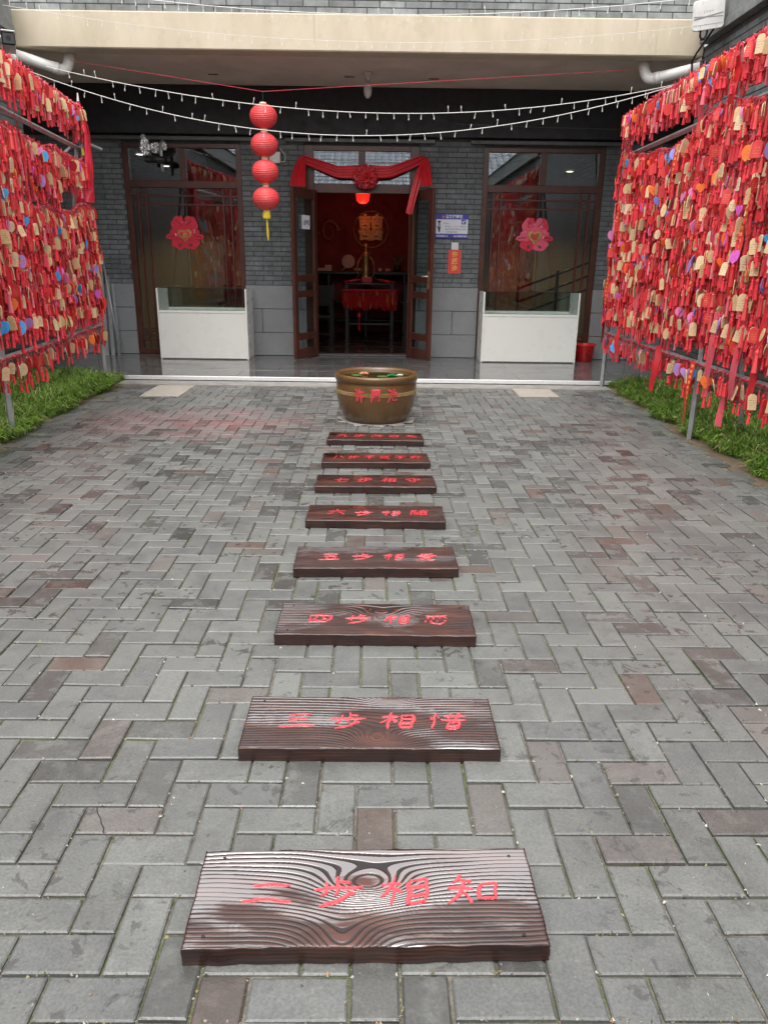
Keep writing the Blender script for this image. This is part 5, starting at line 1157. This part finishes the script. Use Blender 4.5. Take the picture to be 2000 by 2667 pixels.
for r in (RL, RR):
    for k, (z0, sag, den) in enumerate(ROWS[id(r)]):
        # rope
        pts = [r.P(s, row_z(r, k, s), .022) for s in np.linspace(SMIN.get((id(r), k), 0), r.L-.02, 70)]
        b = MB(); b.tube(pts, .007 if k else .010, 6); part('rope', b, MT['rope'], r.root, smooth=True)
        for _ in range(int(r.L*130*den)):
            s = rd.uniform(SMIN.get((id(r), k), .0), r.L-.03); p = r.P(s, row_z(r, k, s), .022+rd.gauss(0, .008)); L = rd.uniform(.015, .035); a = rd.uniform(0, 6.28); dz = rd.uniform(-.8, .6)
            q = p+Vector((math.cos(a)*L, math.sin(a)*L, dz*L)); mm = p+Vector((math.cos(a+.9)*L*.6, math.sin(a+.9)*L*.6, .4*L))
            knots[id(r)].tube([p, mm, q], [.004, .005, .003], 4, redcol() if rd.random() < .75 else (.60,.16,.20,1), caps=False)
        s = .03+SMIN.get((id(r), k), 0)
        while s < r.L-.05:
            s += rd.uniform(.010, .031)/den
            if s > r.L-.05: break
            tier = rd.random(); cord = rd.uniform(.02, .06) if tier < .6 or z0 < 1 else rd.uniform(.07, .18)
            o = .022+rd.uniform(-.02, .075); z = row_z(r, k, s)-cord
            t = rd.random()
            if t < .30: kind = 'tan'; shape = rd.choices(['rect', 'wide', 'oval'], [.6, .22, .18])[0]
            elif t < .50: kind = 'tagred'; shape = rd.choices(['rect', 'wide', 'peach'], [.5, .3, .2])[0]
            elif t < .625: kind = 'h_'+rd.choices(HC, HW)[0]; shape = rd.choices(['heart', 'peach', 'oval'], [.5, .4, .1])[0]
            else: kind = None; shape = None
            yaw = rd.gauss(0, .9); items.append((r, k, s, z, o, cord, kind, shape, yaw, rd.gauss(0, .12), rd.gauss(0, .10)))
        # loose tassels and cords: the red mass between the rows
        for _ in range(int(r.L*95*den)):
            s = rd.uniform(SMIN.get((id(r), k), .0), r.L-.03); p = r.P(s, row_z(r, k, s), .022+rd.uniform(-.06, .03)); c = redcol(); dl = rd.uniform(.03, .24) if z0 > 1 else rd.uniform(.02, .10)
            mass[id(r)].tube([p, p+Vector((rd.gauss(0, .006), rd.gauss(0, .006), -dl))], rd.uniform(.0016, .0035), 3, c, caps=False)
            tassel_geo(mass[id(r)], p.x, p.y, p.z-dl, rd.uniform(.06, .12), rd.uniform(.014, .026), c, rd.uniform(0, 6), 5, (rd.gauss(0, .04), rd.gauss(0, .04)))
def key(it):
    r, k, s, z, o = it[:5]; u, v, zz = pix(r.P(s, z, o)); vis = 0 <= u <= 2000 and v > 0
    return (0 if vis else 100)+zz-o*6
items.sort(key=key)
cnt = dict(tan=0, tagred=0, heart=0); LIM = dict(tan=290, tagred=150, heart=260)
NAMES = dict(scarlet='scarlet', blue='sky blue', pink='pale pink', magenta='magenta', orange='orange', purple='purple', navy='dark navy', periwinkle='violet blue')
for (r, k, s, z, o, cord, kind, shape, yaw, tx, ty) in items:
    base = r.P(s, z, o); face = math.atan2(r.n.y, r.n.x)+math.pi/2
    top = r.P(s, row_z(r, k, s), .022)
    cls = None if kind is None else ('heart' if kind.startswith('h_') else kind)
    c = redcol()
    if cls and cnt[cls] < LIM[cls] and key((r, k, s, z, o)) < 50:
        cnt[cls] += 1; tl = rd.choice((.07, .085, .10)); m0, m1, m2, h_ = proto(shape, tl)
        ob = bpy.data.objects.new(dict(tan='wooden_wish_tag', tagred='red_wish_tag', heart='heart_wish_tag')[cls], m0); COL.objects.link(ob)
        me = protos.setdefault(('m', shape, tl, kind), None)
        if me is None:
            me = m0.copy(); me.materials.clear(); me.materials.append(MT[kind]); protos[('m', shape, tl, kind)] = me
        ob.data = me
        ob.scale = (rd.uniform(.82, 1.12),)*3; ob.location = base; ob.rotation_euler = (tx, ty, face+yaw)
        if cls == 'tan': lab = ('oval tan' if shape == 'oval' else 'tan rectangular')+' wooden wish tag hanging on '+r.label
        elif cls == 'tagred': lab = ('pointed red' if shape == 'peach' else 'red rectangular')+' wish tag hanging on '+r.label
        else: lab = NAMES[kind[2:]]+{'heart': ' heart-shaped', 'peach': ' teardrop-shaped', 'oval': ' oval'}[shape]+' wish tag hanging on '+r.label
        tag(ob, lab, 'wish tag', lab.replace(' wish tag', ' wish tags'))
        cm = protos.get(('c', shape, tl))
        if cm is None:
            if not m1.materials: m1.materials.append(MT['red_thread'])
            if not m2.materials: m2.materials.append(MT['red_thread'])
            protos[('c', shape, tl)] = True
        for nm_, mm_ in (('cord', m1), ('tassel', m2)):
            ch = bpy.data.objects.new(nm_, mm_); COL.objects.link(ch); ch.parent = ob
            if nm_ == 'tassel': ch.rotation_euler = (-tx, -ty, 0)
            else: ch.scale = (1, 1, max(.35, cord/.058))
    elif cls:
        fn, w_, h_ = SH[shape]; col = dict(tan=(.70,.50,.27,1), tagred=(.58,.025,.022,1)).get(cls) or (*HRGB[kind[2:]], 1)
        g = rd.uniform(.8, 1.15); col = tuple(min(1, q*g) for q in col[:3])+(1,)
        M_ = Matrix.Translation(base) @ Matrix.Rotation(face+yaw, 4, 'Z') @ Matrix.Rotation(tx, 4, 'X') @ Matrix.Rotation(ty, 4, 'Y')
        mass[id(r)].prism(fn(w_, h_), .006, col, M_); mass[id(r)].tube([top, base], .0022, 3, c, caps=False)
        tp = M_ @ Vector((0, 0, -h_-.005)); tassel_geo(mass[id(r)], tp.x, tp.y, tp.z, rd.uniform(.06, .10), .022, c, rd.uniform(0, 6))
    else:
        m_ = mass[id(r)]; m_.tube([top, base], .0025, 3, c, caps=False); tassel_geo(m_, base.x, base.y, base.z, rd.uniform(.09, .16), rd.uniform(.02, .035), c, rd.uniform(0, 6), 6)
for r in (RL, RR):
    o = part('tag_tassels', mass[id(r)], MT['mass'], r.root, color=True); o['kind'] = 'stuff'
    o = part('knots', knots[id(r)], MT['mass'], r.root, color=True); o['kind'] = 'stuff'
# ---- long ribbons tied to the racks
def ribbon_material(name, c, pat):
    m, n, bb = newmat(name); a = n.nodes.new('ShaderNodeTexCoord').outputs['Object']; cc = c
    if pat:
        sep = n.nodes.new('ShaderNodeSeparateXYZ'); n.links.new(a, sep.inputs[0])
        pz = mth(n, 'SINE', mth(n, 'MULTIPLY', sep.outputs[2], 150.0)); px = mrange(n, mth(n, 'ABSOLUTE', sep.outputs[0]), .008, .011, 1, 0)
        ns = mrange(n, noise(n, a, 160, 2), .42, .5, 0, 1)
        mk = mth(n, 'MULTIPLY', mth(n, 'MULTIPLY', mrange(n, pz, -.1, .15, 0, 1), px), ns)
        n.links.new(mix(n, mk, c, (.80,.40,.08)), bb.inputs['Base Color'])
    else:
        n.links.new(mix(n, noise(n, a, 30, 3), c, tuple(x*.75 for x in c)), bb.inputs['Base Color'])
    bb.inputs['Roughness'].default_value = .45; return m
MT['rib_print'] = ribbon_material('printed_ribbon', (.60,.035,.02), True); MT['rib_red'] = ribbon_material('plain_ribbon', (.62,.02,.03), False); MT['rib_pink'] = ribbon_material('pink_ribbon', (.66,.10,.13), False)
def ribbon(r, s, z, L, w_, mat, lab, yaw=0, sway=.03):
    b = MB(); n = 22; A, B = [], []; ph = rd.uniform(0, 6)
    for i in range(n):
        t = i/(n-1); tw = .5*math.sin(t*2.2+ph); x = sway*math.sin(t*3.1+ph)*t; yv = .012*math.sin(t*6+ph)
        A.append((x-w_/2*math.cos(tw), yv-w_/2*math.sin(tw), -L*t)); B.append((x+w_/2*math.cos(tw), yv+w_/2*math.sin(tw), -L*t))
    b.strip(A, B); o = link('ribbon', b.mesh('ribbon'), MT[mat], None, r.P(s, z, .075), (0, 0, math.atan2(r.n.y, r.n.x)+math.pi/2+yaw))
    tag(o, lab+' ribbon tied on '+r.label, 'ribbon', lab+' ribbons on '+r.label)
PR, RD, PK = 'red and gold printed', 'plain red', 'pinkish red'
for s, z, L, w_, mt, lab in ((.12, 1.62, .75, .05, 'rib_print', PR), (.16, .95, .55, .04, 'rib_print', PR), (1.35, 1.42, .62, .05, 'rib_print', PR), (.75, 1.28, .42, .035, 'rib_print', PR), (2.25, 2.72, .62, .05, 'rib_print', PR), (1.85, 2.78, .55, .05, 'rib_red', RD), (.95, 1.95, .32, .05, 'rib_print', PR), (2.9, 1.3, .5, .05, 'rib_red', RD)):
    ribbon(RL, s, z, L, w_, mt, lab, rd.gauss(0, .4))
for s, z, L, w_, mt, lab in ((.10, 1.55, .8, .05, 'rib_print', PR), (.05, 1.1, .6, .05, 'rib_red', RD), (.35, 1.32, .55, .05, 'rib_pink', PK), (1.15, 1.25, .75, .055, 'rib_pink', PK), (1.05, 1.32, .3, .04, 'rib_print', PR), (1.75, 2.30, .55, .05, 'rib_print', PR), (1.6, 2.28, .42, .05, 'rib_pink', PK), (2.05, 1.92, .45, .04, 'rib_print', PR), (2.35, 1.66, .5, .04, 'rib_print', PR), (2.45, 1.45, .5, .04, 'rib_print', PR), (2.55, 1.05, .35, .035, 'rib_print', PR), (2.7, .62, .50, .04, 'rib_print', PR), (3.05, 1.02, .62, .06, 'rib_pink', PK), (3.45, 1.05, .6, .06, 'rib_pink', PK), (3.2, 1.62, .5, .045, 'rib_print', PR), (3.3, 2.0, .5, .04, 'rib_print', PR), (2.15, 2.70, .36, .05, 'rib_pink', PK), (2.75, 2.72, .3, .055, 'rib_red', RD), (.22, 2.0, .5, .04, 'rib_print', PR), (.65, 1.0, .5, .045, 'rib_red', RD), (3.75, 1.2, .8, .05, 'rib_red', RD), (1.9, .66, .4, .05, 'rib_red', RD), (3.3, .66, .42, .06, 'rib_pink', PK)):
    ribbon(RR, s, z, L, w_, mt, lab, rd.gauss(0, .4))
# ---- red banner cloth gathered at the end post of the left rack
def banner():
    n, m = 44, 22; V = []
    edgeL = [(200, 262), (212, 330), (214, 420), (208, 480), (200, 528)]; edgeR = [(207, 262), (234, 340), (246, 430), (250, 500), (251, 522)]
    for i in range(n):
        t = i/(n-1); e = np.linspace(0, 1, 5)
        a = at(np.interp(t, e, [p[0] for p in edgeL]), np.interp(t, e, [p[1] for p in edgeL]), y=8.72); c = at(np.interp(t, e, [p[0] for p in edgeR]), np.interp(t, e, [p[1] for p in edgeR]), y=8.64)
        for k in range(m):
            q = k/(m-1); p = a+(c-a)*q; d = .045*t**.5*math.sin(q*9+1.5*math.sin(t*3))+.02*math.sin(q*19+t*5)*t
            V.append((p[0], p[1]+d-.03*t, p[2]+.012*math.sin(q*6)*(t > .95)))
    b = MB(); b.add(V, [(i*m+k, i*m+k+1, (i+1)*m+k+1, (i+1)*m+k) for i in range(n-1) for k in range(m-1)]); return b
o = single('red_banner', banner(), MT['red_cloth'], 'red banner cloth hanging gathered from the rack end post', 'banner', tuple(at(204, 262, y=8.83)), smooth=True)
b = MB(); b.prism([(-.012,-.03),(.012,-.03),(.012,.03),(-.012,.03)], .002, M=Matrix.Translation(tuple(at(216, 395, y=8.62)))); o2 = part('yellow_print', b, MT['yellow'], o)
